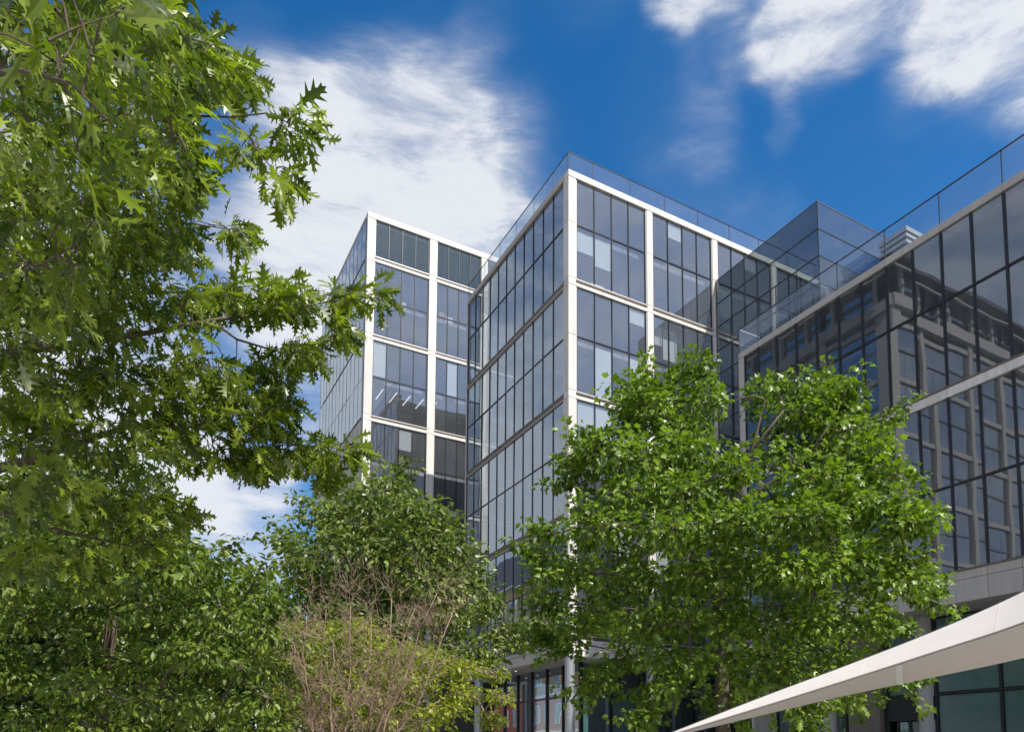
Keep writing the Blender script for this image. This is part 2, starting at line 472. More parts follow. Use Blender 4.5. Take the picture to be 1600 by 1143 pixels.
BL.box('end_mullion', SB, SB + 0.09, 9.4, 39.87, -0.3, 0.0, 'light_metal')
# inside: core, floors, back wall
box('core_wall', 7.5, 24.5, 4.6, 9.0, 0.0, 39.8, 'core_wall', B)
for i, z in enumerate([36.72, 32.7, 29.02, 25.05, 21.42, 17.05, 13.0]):
    box('floor_slab', 0.62, 25.0, 0.62, WB - 0.3, z - 0.24, z + 0.05, 'slab', B)
box('roof_slab', 0.5, 25.0, 0.5, SB - 0.3, 39.3, 39.82, 'roofing', B)
box('back_wall', 3.0, 25.1, WB - 0.2, WB + 0.1, 8.1, 39.2, 'core_wall', B)
# interior columns, round
def cyl(name, x, y, r, z0, z1, mat, parent, n=20):
    V, F = [], []
    for k in range(n):
        th = 2 * math.pi * k / n
        V += [(x + r * math.cos(th), y + r * math.sin(th), z0), (x + r * math.cos(th), y + r * math.sin(th), z1)]
    for k in range(n):
        a, b = 2 * k, 2 * ((k + 1) % n)
        F.append((a, b, b + 1, a + 1))
    F.append(tuple(2 * k + 1 for k in range(n))); F.append(tuple(2 * k for k in reversed(range(n))))
    o = meshobj(name, V, F, mat, parent)
    return o
for x in (6.6, 12.7, 18.9):
    cyl('inner_column', x, 3.2, 0.32, 9.4, 39.3, 'slab', B)
cyl('inner_column', 3.4, 7.5, 0.32, 9.4, 39.3, 'slab', B)
# blinds and small things behind the front panes
def blind(fc, a, b, z0, z1, d=-0.19, mat='blind', name='roller_blind'):
    fc.box(name, a + 0.05, b - 0.05, z0, z1, d - 0.012, d, mat)
P0 = lin(0.70, 6.34, 4); P1 = lin(7.04, 12.40, 4)
blind(BR, P0[0], P0[1], 35.0, 36.3); blind(BR, P0[1], P0[2], 34.4, 36.3)
blind(BR, P0[1], P0[2] - 0.25, 32.95, 33.5, -0.6, name='white_cupboard'); blind(BR, P0[2], P0[3] - 0.7, 32.95, 33.4, -0.6, name='white_cupboard')
blind(BR, P0[1], P0[2], 25.3, 28.7); blind(BR, P0[3], P0[4], 26.4, 28.7)
blind(BR, P1[1], P1[2], 29.9, 32.2, -0.8); blind(BR, P1[0], P1[1], 30.8, 32.2, -0.8)
blind(BR, P0[1], P0[2], 21.6, 24.6)
for (r, k, p, up, frac, dd) in ((0, 1, 1, 1, 0.35, -0.19), (0, 2, 0, 0, 0.6, -0.19), (0, 2, 2, 1, 0.3, -0.19), (1, 0, 3, 1, 0.3, -0.19), (1, 1, 3, 0, 0.8, -0.19), (2, 0, 0, 1, 0.5, -0.19), (2, 1, 2, 0, 0.6, -0.19), (2, 2, 1, 1, 0.9, -0.19), (3, 0, 2, 1, 0.5, -0.19), (3, 1, 0, 1, 0.7, -0.19)):
    zt, zm, zb = BROWS[r]; js_ = lin(BCOLS[k][1] + 0.12, BCOLS[k + 1][0] - 0.10, 4)
    z1 = (zt if up else zm - 0.3) - 0.08; z0 = z1 - frac * ((zt - zm) if up else (zm - zb - 0.4))
    blind(BR, js_[p], js_[p + 1], z0, z1, dd)
# desks, shelves and lamps standing on the floors
for (x, y, z, w, h) in ((2.2, 1.6, 36.78, 1.6, 0.75), (4.4, 2.0, 36.78, 1.5, 1.3), (8.3, 1.7, 29.08, 1.8, 0.8), (10.6, 1.9, 29.08, 0.9, 1.9), (3.2, 1.8, 29.08, 1.4, 0.75), (9.4, 1.6, 36.78, 1.6, 1.1), (2.8, 1.7, 21.48, 1.6, 0.75), (9.0, 2.2, 25.12, 2.0, 1.2)):
    box('cupboard', x, x + w, y, y + 0.6, z, z + h, 'painted_white' if int(x * 10) % 2 else 'cardboard', B)
# roof balustrade
def balustrade(fc, s_list, z0, z1, d, hr='dark_metal'):
    r = fc.box('balustrade', s_list[0], s_list[-1], z1 - 0.038, z1, d - 0.05, d + 0.01, hr)      # the handrail carries posts and panels
    for i in range(len(s_list) - 1):
        fc.box('glass_panel', s_list[i] + 0.02, s_list[i + 1] - 0.02, z0 + 0.002, z1 - 0.04, d - 0.02, d, 'clear_glass', parent=r)
    for s in s_list:
        fc.box('post', s - 0.018, s + 0.018, z0 + 0.002, z1 - 0.042, d - 0.06, d - 0.022, hr, parent=r)
    return r
balustrade(BR, [0.04, 1.97, 5.03, 8.1, 11.19, 14.26, 17.3, 20.4, 23.5], ROOF, 41.58, -0.04)
balustrade(BL, [0.16, 2.05, 4.7, 7.36, 10.0, 12.7, SB], ROOF, 41.58, -0.04)
# cornice over the entrance storey
def cornice(fc, s0, s1, step, ztop, zjoint, zbot, mat, skip=0.0):
    n = max(1, round((s1 - s0) / step)); js = lin(s0, s1, n)
    for i in range(n):
        fc.box('cornice_stone', js[i] + 0.008, js[i + 1] - 0.008, zjoint + 0.008, ztop, -0.7, 0.06, mat, bev=0.01)
        fc.box('cornice_stone', js[i] + 0.008, js[i + 1] - 0.008, zbot, zjoint - 0.008, -0.7, 0.0, mat, bev=0.01)
    fc.box('cornice_core', s0 + 0.1, s1 - 0.1, zbot + 0.05, ztop - 0.05, -0.9, -0.05, 'backing')
cornice(BL, 0.75, SB, 1.33, 8.90, 8.75, 8.06, 'grey_shade_stone')  # side courses greyer than the front: shade put into the colour
cornice(BR, 0.0, 25.2, 1.5, 8.90, 8.75, 8.06, 'white_stone')
box('soffit', 0.6, 25.0, 0.72, SB, 8.10, 8.25, 'slab', B)
for (x, y) in ((1.2, 12.7), (1.2, 10.9), (1.2, 9.1)):
    cyl('downlight', x, y, 0.07, 8.07, 8.099, 'lamp_glow', B, 10)
# entrance storey, set back
G = Face((2.5, 2.5), (0, 1), (-1, 0), B); G2 = Face((2.5, 2.5), (1, 0), (0, -1), B)
for fc, js in ((G, lin(0.1, 13.2, 6)), (G2, lin(0.1, 22.0, 9))):
    for i in range(len(js) - 1):
        for (z0, z1) in ((0.1, 3.1), (3.2, 5.9), (6.0, 8.05)):
            fc.box('glass_pane', js[i] + 0.1, js[i + 1] - 0.1, z0, z1, -0.16, -0.13, 'side_glass' if fc is G else 'teal_panel' if (i == 1 and z1 < 7) else 'street_glass', tilt=0.001)
        for z in (3.15, 5.95):
            fc.box('transom', js[i] + 0.09, js[i + 1] - 0.09, z - 0.05, z + 0.05, -0.22, -0.06, 'dark_metal')
    for s in js:
        fc.box('mullion', s - 0.085, s + 0.085, 0.0, 8.09, -0.25, -0.02, 'dark_metal')
for (x, y) in ((0.28, 0.3), (6.66, 0.32), (12.74, 0.32), (0.3, 13.5)):
    cyl('round_column', x, y, 0.31, 0.0, 8.06, 'steel', B, 28)

# ================================================================== left tower
A = thing('office_tower', 'taller glass tower with white stone grid standing behind on the left', 'building', (-6.15, 24.83, 0))
AR = Face((-6.15, 24.83), (1, 0), (0, -1), A)
AL = Face((-6.15, 24.83), (0, 1), (-1, 0), A)
AROWS = [(51.58, None, 48.02), (47.45, 44.1, 40.45), (39.93, 36.42, 32.70), (32.18, 28.6, 25.1), (24.58, 20.9, 17.4), (16.88, 13.1, 9.5)]
ACOLS = [(0.0, 0.70), (6.15, 6.88), (11.68, 12.3), (17.6, 18.2)]
zs = [51.60]
for (t, m, b) in AROWS: zs += [b, b - 0.52]
zs += [0.0]
for (s0, s1) in ACOLS:
    for i in range(len(zs) - 1):
        AR.box('cladding_stone', s0, s1, zs[i + 1] + 0.012, zs[i] - 0.012, -0.6, 0.0, 'white_stone', bev=0.008)
for i in range(3):
    s0 = 0.0 if i == 0 else (ACOLS[i][0] + ACOLS[i][1]) / 2
    AR.box('fascia_stone', s0, (ACOLS[i + 1][0] + ACOLS[i + 1][1]) / 2 - 0.012, 51.61, 52.15, -0.6, 0.02, 'white_stone', bev=0.008)
AL.box('fascia_stone', 0.605, 17.1, 51.93, 52.14, -0.5, 0.015, 'white_stone', bev=0.008)
AL.box('corner_post', 0.0, 0.62, 0.0, 51.60, 0.004, 0.03, 'mid_metal')
for ri, (zt, zm, zb) in enumerate(AROWS):
    for k in range(3):
        a, b = ACOLS[k][1], ACOLS[k + 1][0]
        glazing(AR, lin(a + 0.10, b - 0.09, 4), zt, zm, zb, 'teal_glass' if ri == 0 else 'facade_glass', mw=0.075)
        AR.box('window_frame', a + 0.02, a + 0.07, zb, zt, -0.24, -0.05, 'light_metal')
        AR.box('window_sill', a + 0.02, b - 0.015, zb - 0.08, zb - 0.004, -0.24, -0.02, 'light_metal')
        AR.box('recess_band', a + 0.002, b - 0.002, zb - 0.26, zb - 0.082, -0.40, -0.20, 'brown_shade_stone')
        for q in range(2):
            h_ = (b - a) / 2; AR.box('beam_stone', a + h_ * q + 0.007, a + h_ * (q + 1) - 0.007, zb - 0.54, zb - 0.26, -0.42, -0.005, 'white_stone', bev=0.008)
    glazing(AL, lin(0.66, 17.05, 12), zt + 0.3, zm, zb, 'side_glass' if ri < 3 else 'pale_panel', mw=0.035, mmat='mid_metal', d=-0.03, md=0.015)
    AL.box('recess_band', 0.63, 17.05, zb - 0.30, zb - 0.004, -0.28, -0.10, 'brown_shade_stone')
box('core_wall', -1.5, 11.0, 29.5, 37.5, 0.0, 51.5, 'core_wall', A)
for z in (47.8, 44.1, 40.2, 36.42, 32.45, 28.6, 24.85, 20.9, 17.1, 13.1):
    box('floor_slab', -5.8, 11.9, 25.45, 41.4, z - 0.26, z + 0.04, 'slab', A)
box('roof_slab', -5.6, 11.9, 25.45, 41.7, 51.2, 51.59, 'roofing', A)
box('back_wall', -5.8, 11.9, 41.55, 41.9, 0.0, 51.5, 'core_wall', A)
box('party_wall', 12.0, 12.3, 25.5, 41.5, 0.0, 51.5, 'core_wall', A)
PA = [ACOLS[k][1] + 0.10 + (ACOLS[k + 1][0] - ACOLS[k][1] - 0.19) * i / 4 for k in range(2) for i in range(4)]
def ap(k, i): return lin(ACOLS[k][1] + 0.10, ACOLS[k + 1][0] - 0.09, 4)[i]
blind(AR, ap(0, 0), ap(0, 1), 36.6, 39.8); blind(AR, ap(1, 1), ap(1, 2), 36.5, 39.7)
blind(AR, ap(0, 2), ap(0, 3), 30.1, 32.0); blind(AR, ap(0, 3), ap(0, 4), 25.2, 28.3); blind(AR, ap(0, 2), ap(0, 3), 25.2, 28.2, mat='curtain')
blind(AR, ap(0, 2) + 0.1, ap(0, 3) - 0.6, 43.2 + 1.0, 44.8, -0.7, name='white_cupboard'); blind(AR, ap(1, 1), ap(1, 2) - 0.3, 44.2, 44.75, -0.7, name='white_cupboard')
AR.box('cardboard_box', ap(0, 2) + 0.1, ap(0, 2) + 0.85, 28.65, 29.45, -1.2, -0.6, 'cardboard')
AR.box('cardboard_box', ap(1, 0) + 0.5, ap(1, 0) + 1.15, 44.15, 44.95, -1.2, -0.6, 'cardboard')
for (z, k) in ((36.42, 0),):
    for i in range(5):
        s = 2.2 + i * 1.35
        AR.box('ceiling_light', s, s + 0.10, z - 0.30, z - 0.265, -3.6, -1.4, 'lamp_glow')

# ================================================================== right wing
C = thing('office_wing', 'low shaded glass wing with grey stone bands on the right', 'building', (5.5, -9.2, 0))
CF = Face((5.5, -9.2), (0, -1), (-1, 0), C)
CL = 36.0
CJ = [0.43] + [1.40 + 1.275 * k for k in range(28)]
CROWS = [(24.10, 21.03, 17.24), (16.75, 13.0, 9.42)]
for (zt, zm, zb) in CROWS:
    glazing(CF, CJ, zt, zm, zb, 'shade_glass', d=-0.05, mw=0.085, md=0.06, tilt=0.0026)
js = CJ[0:1] + CJ[1::2]
for i in range(len(js) - 1):
    a = 0.0 if i == 0 else js[i]
    CF.box('fascia_stone', a + 0.006, js[i + 1] - 0.006, 24.15, 24.48, -0.6, 0.03, 'grey_shade_stone', bev=0.008)
for i in range(len(CJ) // 3):
    a = 0.0 if i == 0 else CJ[3 * i]
    b = CJ[min(3 * i + 3, len(CJ) - 1)]
    CF.box('beam_stone', a + 0.006, b - 0.006, 16.77, 17.16, -0.5, 0.05, 'white_stone', bev=0.01)
    CF.box('window_sill', a + 0.006, b - 0.006, 17.165, 17.235, -0.5, 0.09, 'brown_shade_stone')
cs = [24.14, 21.03, 17.17, 16.76, 13.0, 9.4]
for i in range(len(cs) - 1):
    CF.box('cladding_stone', 0.0, 0.40, cs[i + 1] + 0.012, cs[i] - 0.012, -0.4, 0.02, 'grey_shade_stone', bev=0.008)
n = len(CJ) - 1
for i in range(n):
    a = 0.0 if i == 0 else CJ[i]
    CF.box('cornice_stone', a + 0.007, CJ[i + 1] - 0.007, 8.99, 9.34, -0.6, 0.05, 'grey_shade_stone', bev=0.01)
    CF.box('cornice_stone', a + 0.007, CJ[i + 1] - 0.007, 8.07, 8.975, -0.6, 0.05, 'grey_shade_stone', bev=0.01)
CF.box('window_sill', 0.0, CJ[-1], 9.345, 9.405, -0.6, 0.10, 'brown_shade_stone')
box('cornice_core', 5.56, 6.05, -9.4, -43.5, 8.12, 9.3, 'backing', C)
zc = CJ[-1]
box('core_wall', 12.5, 24.0, -12.0, -9.2 - zc + 1.0, 0.0, 23.9, 'core_wall', C)
for z in (21.03, 16.98, 13.0):
    box('floor_slab', 5.85, 24.5, -9.4, -9.2 - zc, z - 0.22, z + 0.06, 'slab', C)
box('floor_slab', 6.11, 24.5, -9.4, -9.2 - zc, 8.11, 9.2, 'slab', C)
box('roof_slab', 6.12, 24.5, -9.25, -9.2 - zc, 23.8, 24.2, 'roofing', C)
box('end_wall', 5.9, 24.6, -9.2, -9.38, 0.0, 24.1, 'grey_shade_stone', C)
box('rear_wall', 24.5, 24.8, -9.2, -9.2 - zc, 0.0, 24.3, 'grey_shade_stone', C)
box('far_end_wall', 5.7, 24.6, -9.21 - zc, -9.5 - zc, 0.0, 24.2, 'grey_shade_stone', C)
for k in range(5):
    cyl('inner_column', 7.6, -12.9 - 5.1 * k, 0.35, 0.0, 23.8, 'slab', C)
# pleated curtains behind two of the lower panes
for (i, z0, z1) in ((11, 9.5, 12.9), (12, 9.5, 12.9), (5, 9.5, 12.9)):
    V, F = [], []
    m = 40
    for k in range(m + 1):
        y = -9.2 - (CJ[i] + 0.06 + (CJ[i + 1] - CJ[i] - 0.12) * k / m)
        x = 5.85 + 0.035 * math.sin(k * 1.55) + 0.02 * math.sin(k * 0.7)
        V += [(x, y, z0), (x, y, z1)]
    for k in range(m): F.append((2 * k, 2 * k + 2, 2 * k + 3, 2 * k + 1))
    meshobj('curtain', V, F, 'curtain', C, smooth=True)
balustrade(CF, [0.04] + CJ[1::2], 24.49, 25.92, 0.0)
er = Face((5.5, -9.23), (1, 0), (0, 1), C)
rb = er.box('balustrade', 0.06, 1.6, 25.88, 25.92, -0.04, 0.02, 'light_metal')
er.box('glass_panel', 0.06, 1.6, 24.50, 25.86, -0.02, 0.0, 'screen_glass', parent=rb)
# ground storey of the wing, set back under the cornice
CG = Face((7.6, -9.2), (0, -1), (-1, 0), C)
gj = [0.2, 2.4, 4.6, 6.9, 9.25, 12.0, 14.8, 17.6, 20.4, 23.2, 26.0]
for i in range(len(gj) - 1):
    if i != 3:
        CG.box('glass_pane', gj[i] + 0.07, gj[i + 1] - 0.07, 0.1, 4.55, -0.1, -0.07, 'teal_panel' if i in (4, 5) else 'street_glass', tilt=0.001)
    CG.box('glass_pane', gj[i] + 0.07, gj[i + 1] - 0.07, 4.72, 8.0, -0.1, -0.07, 'teal_panel', tilt=0.001)
    CG.box('transom', gj[i] + 0.061, gj[i + 1] - 0.061, 4.57, 4.70, -0.14, 0.0, 'dark_metal')
for s in gj: CG.box('mullion', s - 0.06, s + 0.06, 0, 8.06, -0.16, 0.02, 'dark_metal')
dr = CG.box('entrance_door', gj[3] + 0.07, gj[4] - 0.07, 3.5, 4.56, -0.3, 0.06, 'dark_metal')
for s in (7.35, 7.95, 8.75):
    CG.box('door_stile', s - 0.05, s + 0.05, 0.05, 3.49, -0.15, -0.02, 'dark_metal', parent=dr)
    CG.box('glass_pane', s + 0.06, s + 0.5, 0.1, 3.45, -0.1, -0.07, 'street_glass', parent=dr)
CG.box('stone_pier', 5.0, 6.7, 0.0, 8.05, 0.03, 0.35, 'brown_shade_stone')
box('lobby_wall', 11.5, 11.8, -9.4, -38, 0.0, 8.1, 'core_wall', C)

# ================================================================== glass link between block and wing
Dk = thing('glass_link', 'tall frameless dark glass link box between the central block and the right wing', 'building', (12.75, 0, 0))
DL = Face((12.745, 0), (0, -1), (-1, 0), Dk); DF = Face((12.745, -8.95), (1, 0), (0, -1), Dk)
zl = [36.6 - 1.79 * k for k in range(17)]
dj = [0.10, 1.40, 2.75, 4.10, 5.50, 7.2, 8.93]
for k in range(len(zl) - 1):
    for i in range(len(dj) - 1):
        if k < 2 and i in (0, 2, 4): continue
        a = dj[i]; b = dj[i + 1]
        if k < 2 and i in (1, 3, 5): a = dj[i - 1]
        DL.box('glass_pane', a + 0.008, b - 0.008, zl[k + 1] + 0.008, zl[k] - 0.008, -0.02, 0.0, 'link_glass', tilt=0.0008)
    if k:
        DL.box('joint_bar', 0.10, 8.93, zl[k] - 0.03, zl[k] + 0.03, -0.08, 0.012, 'dark_metal')
fj = [0.02, 2.4, 4.75, 7.1, 9.4, 11.7]
for k in range(len(zl) - 1):
    if zl[k] < 23: break
    for i in range(len(fj) - 1):
        DF.box('glass_pane', fj[i] + 0.008, fj[i + 1] - 0.008, zl[k + 1] + 0.008, zl[k] - 0.008, -0.02, 0.0, 'screen_glass' if k < 2 else 'link_glass', tilt=0.0008)
    if k: DF.box('joint_bar', 0.02, 11.7, zl[k] - 0.022, zl[k] + 0.022, -0.06, 0.012, 'dark_metal')
DL.box('top_rail', 0.10, 8.95, 36.602, 36.66, -0.05, 0.012, 'mid_metal')
DF.box('top_rail', 0.0, 11.7, 36.602, 36.658, -0.05, 0.011, 'mid_metal')
for s in dj[1:-1]: DL.box('mullion', s - 0.02, s + 0.02, 7.9, 33.0, -0.10, 0.010, 'dark_metal')
DL.box('corner_post', 8.93, 8.97, 7.9, 36.6, -0.04, 0.012, 'dark_metal')
DL.box('edge_post', 0.02, 0.095, 7.9, 36.6, -0.12, 0.02, 'mid_metal')
box('rear_wall', 24.2, 24.5, -8.8, -0.1, 0.0, 36.0, 'core_wall', Dk)
box('walkway', 13.2, 24.0, -8.5, -1.2, 24.0, 24.3, 'slab', Dk)

# louvred plant tower on the wing roof
LV = thing('louvred_plant_tower', 'grey louvred plant tower poking up behind the terrace balustrade', 'plant room', (19.5, -10.4, 24.2))
box('shaft', 18.15, 21.0, -11.15, -9.6, 24.2, 35.0, 'mid_metal', LV)
for k in range(14):
    z = 35.0 - 0.42 * k
    box('louvre', 18.0, 21.15, -11.3, -9.45, z - 0.30, z - 0.10, 'steel', LV)
box('cap', 17.95, 21.2, -11.35, -9.4, 35.02, 35.32, 'steel', LV)

# ================================================================== blocks seen only as reflections and through leaves
O = thing('stone_block', 'pale stone office block mirrored in the right wing glass', 'building', (-42.5, 14.3, 0))
OF = Face((-42.5, 14.3), (0, 1), (1, 0), O); OS = Face((-42.5, 14.3), (-1, 0), (0, -1), O)
HO = 55.0
for fc, L, e in ((OF, 32.0, 0.0), (OS, 36.0, 0.004)):
    for k in range(int(L / 8) + 1):
        fc.box('stone_pier', 8 * k + e, 8 * k + (1.7 if k == 0 else 0.8), 0, HO, -0.9, 0.0 + e, 'block_stone')
    for j in range(8):
        z = 5 + 7.0 * j
        for k in range(int(L / 8)):
            a, b = 8 * k + (1.72 if k == 0 else 0.82), 8 * k + 7.98
            fc.box('stone_band', a, b, z - 0.35, z + 0.25, -0.6, -0.12, 'block_stone')
            fc.box('transom', a, b, z + 3.55, z + 3.72, -0.6, -0.25, 'mid_metal')
            for q in range(4):
                w = (b - a) / 4
                fc.box('glass_pane', a + w * q + 0.03, a + w * (q + 1) - 0.03, z + 0.28, z + 3.5, -0.40, -0.37, 'mirror_glass')
                fc.box('glass_pane', a + w * q + 0.03, a + w * (q + 1) - 0.03, z + 3.75, z + 6.6, -0.40, -0.37, 'mirror_glass')
                if (q + j + k) % 3 == 0: fc.box('roller_blind', a + w * q + 0.1, a + w * (q + 1) - 0.1, z + 4.4, z + 6.55, -0.75, -0.72, 'blind')
    fc.box('parapet', 0.0, L, HO + 0.01, HO + 1.4, -0.9, 0.35 + e, 'block_stone')
    fc.box('eaves_slab', -1.2 + e, L, HO + 5.2, HO + 5.7, -5.0, 1.6 + e, 'mid_metal')
    fc.box('shade_rail', -1.0 + e, L, HO + 3.9, HO + 4.1, 1.1, 1.35 + e, 'block_stone')
    fc.box('roof_wall', 3.0, L, HO + 0.2, HO + 5.19, -4.6, -4.2 - e, 'block_stone')
    for k in range(int(L / 5)):
        fc.box('bracket', 5 * k + 1.5, 5 * k + 1.9, HO + 1.41, HO + 5.19, -0.2, 0.2, 'block_stone')
box('inner_wall', -77.5, -46.5, 18.5, 46.0, 0, HO - 0.5, 'core_wall', O)

K = thing('brick_warehouse', 'tall brick warehouse with slate roof behind the trees, mirrored in the central glass', 'building', (-42, 75, 0))
KF = Face((-38, 56), (0, 1), (1, 0), K); KS = Face((-38, 56), (-1, 0), (0, -1), K)
for fc, L, sub in ((KF, 44.0, 0.0), (KS, 24.0, 0.004)):
    fc.box('red_wall', sub, L, 0, 13.0, -0.8, 0.0 - sub, 'red_brick')
    fc.box('yellow_wall', sub, L, 13.0, 33.0, -0.8, -0.02 - sub, 'yellow_brick')
    for k in range(int(L / 4) - 1):
        for z in (2.0, 8.0, 15.0, 21.0, 27.0):
            s = 2.2 + 4 * k
            fc.box('window_frame', s, s + 1.9, z, z + 3.4, -0.015, 0.06, 'painted_white')
            fc.box('glass_pane', s + 0.12, s + 0.9, z + 0.12, z + 3.28, 0.061, 0.075, 'shade_glass')
            fc.box('glass_pane', s + 1.0, s + 1.78, z + 0.12, z + 3.28, 0.061, 0.075, 'shade_glass')
    for z in (6.4, 12.9, 19.8, 26.0, 32.6):
        fc.box('stone_band', sub, L, z, z + 0.4, -0.02, 0.14 - sub, 'painted_white')
meshobj('slate_roof', [(-37.8, 55.8, 33), (-37.8, 100, 33), (-62, 100, 33), (-62, 55.8, 33), (-44, 62, 42), (-44, 94, 42), (-56, 94, 42), (-56, 62, 42)],
        [(0, 1, 5, 4), (1, 2, 6, 5), (2, 3, 7, 6), (3, 0, 4, 7), (4, 5, 6, 7)], 'slate', K)

# ================================================================== leaves and trees
def leaf_outline(kind):
    """flat leaf in its own frame: x across, y along from the stalk, z the upper side; returns verts, faces"""
    if kind == 'oak':
        half = [(0.00, 0.012), (0.16, 0.03), (0.20, 0.05), (0.30, 0.20), (0.315, 0.07), (0.40, 0.075), (0.58, 0.36), (0.54, 0.12), (0.60, 0.10), (0.82, 0.31), (0.74, 0.10), (0.80, 0.075), (0.93, 0.14), (0.91, 0.05), (1.0, 0.0)]
        mid = [0.0, 0.16, 0.20, 0.25, 0.30, 0.37, 0.43, 0.50, 0.57, 0.64, 0.72, 0.78, 0.84, 0.91, 1.0]
        V = []; F = []
        for s in (-1, 1):
            b = len(V)
            for (y, x), m in zip(half, mid):
                V.append((0.0, m, 0.0)); V.append((s * x, y, 0.0))
            for i in range(len(half) - 1):
                q = (b + 2 * i, b + 2 * i + 1, b + 2 * i + 3, b + 2 * i + 2)
                F.append(q if s > 0 else q[::-1])
    elif kind == 'palm':
        pts = [(0, 0), (0.43, 0.14), (0.30, 0.36), (0.50, 0.62), (0.22, 0.62), (0.0, 1.0), (-0.22, 0.62), (-0.50, 0.62), (-0.30, 0.36), (-0.43, 0.14)]
        V = [(0.0, 0.42, 0.0)] + [(x, y, 0.0) for x, y in pts]
        F = [(0, 1 + i, 1 + (i + 1) % len(pts)) for i in range(len(pts))]
    else:
        V = [(0, 0, 0), (0.29, 0.30, 0), (0.24, 0.66, 0), (0, 1, 0), (-0.24, 0.66, 0), (-0.29, 0.30, 0), (0, 0.48, 0)]
        F = [(0, 1, 6), (1, 2, 6), (2, 3, 6), (3, 4, 6), (4, 5, 6), (5, 0, 6)]
    V = np.array(V, float)
    return V, F
def bent(V, droop, fold, twist):
    V = V.copy(); x, y = V[:, 0].copy(), V[:, 1].copy()
    V[:, 2] = fold * np.abs(x) - droop * y * y + twist * x * y
    return V
VARIANTS = {}
for kind in ('oak', 'palm', 'oval'):
    base, F = leaf_outline(kind)
    VARIANTS[kind] = [(bent(base, d, f, t), F) for (d, f, t) in ((0.22, 0.40, 0.25), (0.55, 0.25, -0.45), (0.06, 0.6, 0.5), (0.40, -0.15, -0.25))]

def unit(a): return a / (np.linalg.norm(a, axis=-1, keepdims=True) + 1e-9)

class Leaves:
    def __init__(self, kind): self.kind, self.P, self.D, self.N, self.S, self.A = kind, [], [], [], [], []
    def add(self, P, D, N, S, A):
        self.P.append(P); self.D.append(D); self.N.append(N); self.S.append(S); self.A.append(A)
    def build(self, root, mat, singles=0):
        P = np.concatenate(self.P); D = unit(np.concatenate(self.D)); N = np.concatenate(self.N); S = np.concatenate(self.S); A = np.concatenate(self.A)
        X = unit(np.cross(D, N)); N = unit(np.cross(X, D))
        n = len(P); var = rng.integers(0, 4, n); X = X * rng.uniform(0.68, 1.12, (n, 1))
        off = np.array(origin(root))
        # the leaves that show largest become pieces of their own
        rel = P - CAM; dep = rel @ FW
        px = 800 + 1158.63 * (rel @ RX) / np.maximum(dep, 0.1); py = 1084.2 - 1158.63 * (rel @ UP) / np.maximum(dep, 0.1)
        show = np.where((dep > 0.5) & (px > -20) & (px < 1620) & (py > -20) & (py < 1160), S / np.maximum(dep, 0.1), 0)
        single = np.zeros(n, bool)
        if singles: single[np.argsort(-show)[:singles]] = True
        ages = np.linspace(0.05, 0.95, 6)
        cache = {}
        for i in np.nonzero(single)[0]:
            a = int(np.argmin(np.abs(ages - A[i]))); key = (int(var[i]), a)
            if key not in cache:
                V, F = VARIANTS[self.kind][var[i]]
                me = bpy.data.meshes.new('leaf'); me.from_pydata([tuple(v) for v in V], [], F)
                at_ = me.attributes.new('leaf_age', 'FLOAT', 'POINT'); at_.data.foreach_set('value', np.full(len(V), ages[a], np.float32))
                me.materials.append(MATS[mat]); cache[key] = me
            o = bpy.data.objects.new('leaf', cache[key])
            m = Matrix.Identity(4)
            for r in range(3):
                m[r][0], m[r][1], m[r][2], m[r][3] = X[i][r] * S[i], D[i][r] * S[i], N[i][r] * S[i], P[i][r] - off[r]
            o.matrix_local = m
            link(o, root)
            o.matrix_basis = m
        VV, LV, LS, AA = [], [], [], []; base = 0
        for v in range(4):
            idx = np.nonzero((var == v) & ~single)[0]
            if len(idx) == 0: continue
            V, F = VARIANTS[self.kind][v]
            W = (P[idx] - off)[:, None, :] + S[idx][:, None, None] * (V[None, :, 0:1] * X[idx][:, None, :] + V[None, :, 1:2] * D[idx][:, None, :] + V[None, :, 2:3] * N[idx][:, None, :])
            VV.append(W.reshape(-1, 3))
            fl = np.array([k for f in F for k in f]); ln = np.array([len(f) for f in F])
            LV.append((base + np.arange(len(idx))[:, None] * len(V) + fl[None, :]).ravel()); LS.append(np.tile(ln, len(idx)))
            AA.append(np.repeat(A[idx], len(V)))
            base += len(idx) * len(V)
        VV = np.concatenate(VV); LV = np.concatenate(LV); LS = np.concatenate(LS); AA = np.concatenate(AA)
        me = bpy.data.meshes.new('crown')
        me.vertices.add(len(VV)); me.vertices.foreach_set('co', VV.astype(np.float32).ravel())
        me.loops.add(len(LV)); me.loops.foreach_set('vertex_index', LV.astype(np.int32))
        me.polygons.add(len(LS)); me.polygons.foreach_set('loop_start', np.concatenate(([0], np.cumsum(LS)[:-1])).astype(np.int32))
        try: me.polygons.foreach_set('loop_total', LS.astype(np.int32))
        except Exception: pass
        at_ = me.attributes.new('leaf_age', 'FLOAT', 'POINT'); at_.data.foreach_set('value', AA.astype(np.float32))
        me.update(calc_edges=True); me.validate()
        me.materials.append(MATS[mat])
        o = bpy.data.objects.new('crown', me); o['kind'] = 'stuff'
        link(o, root)
        return o

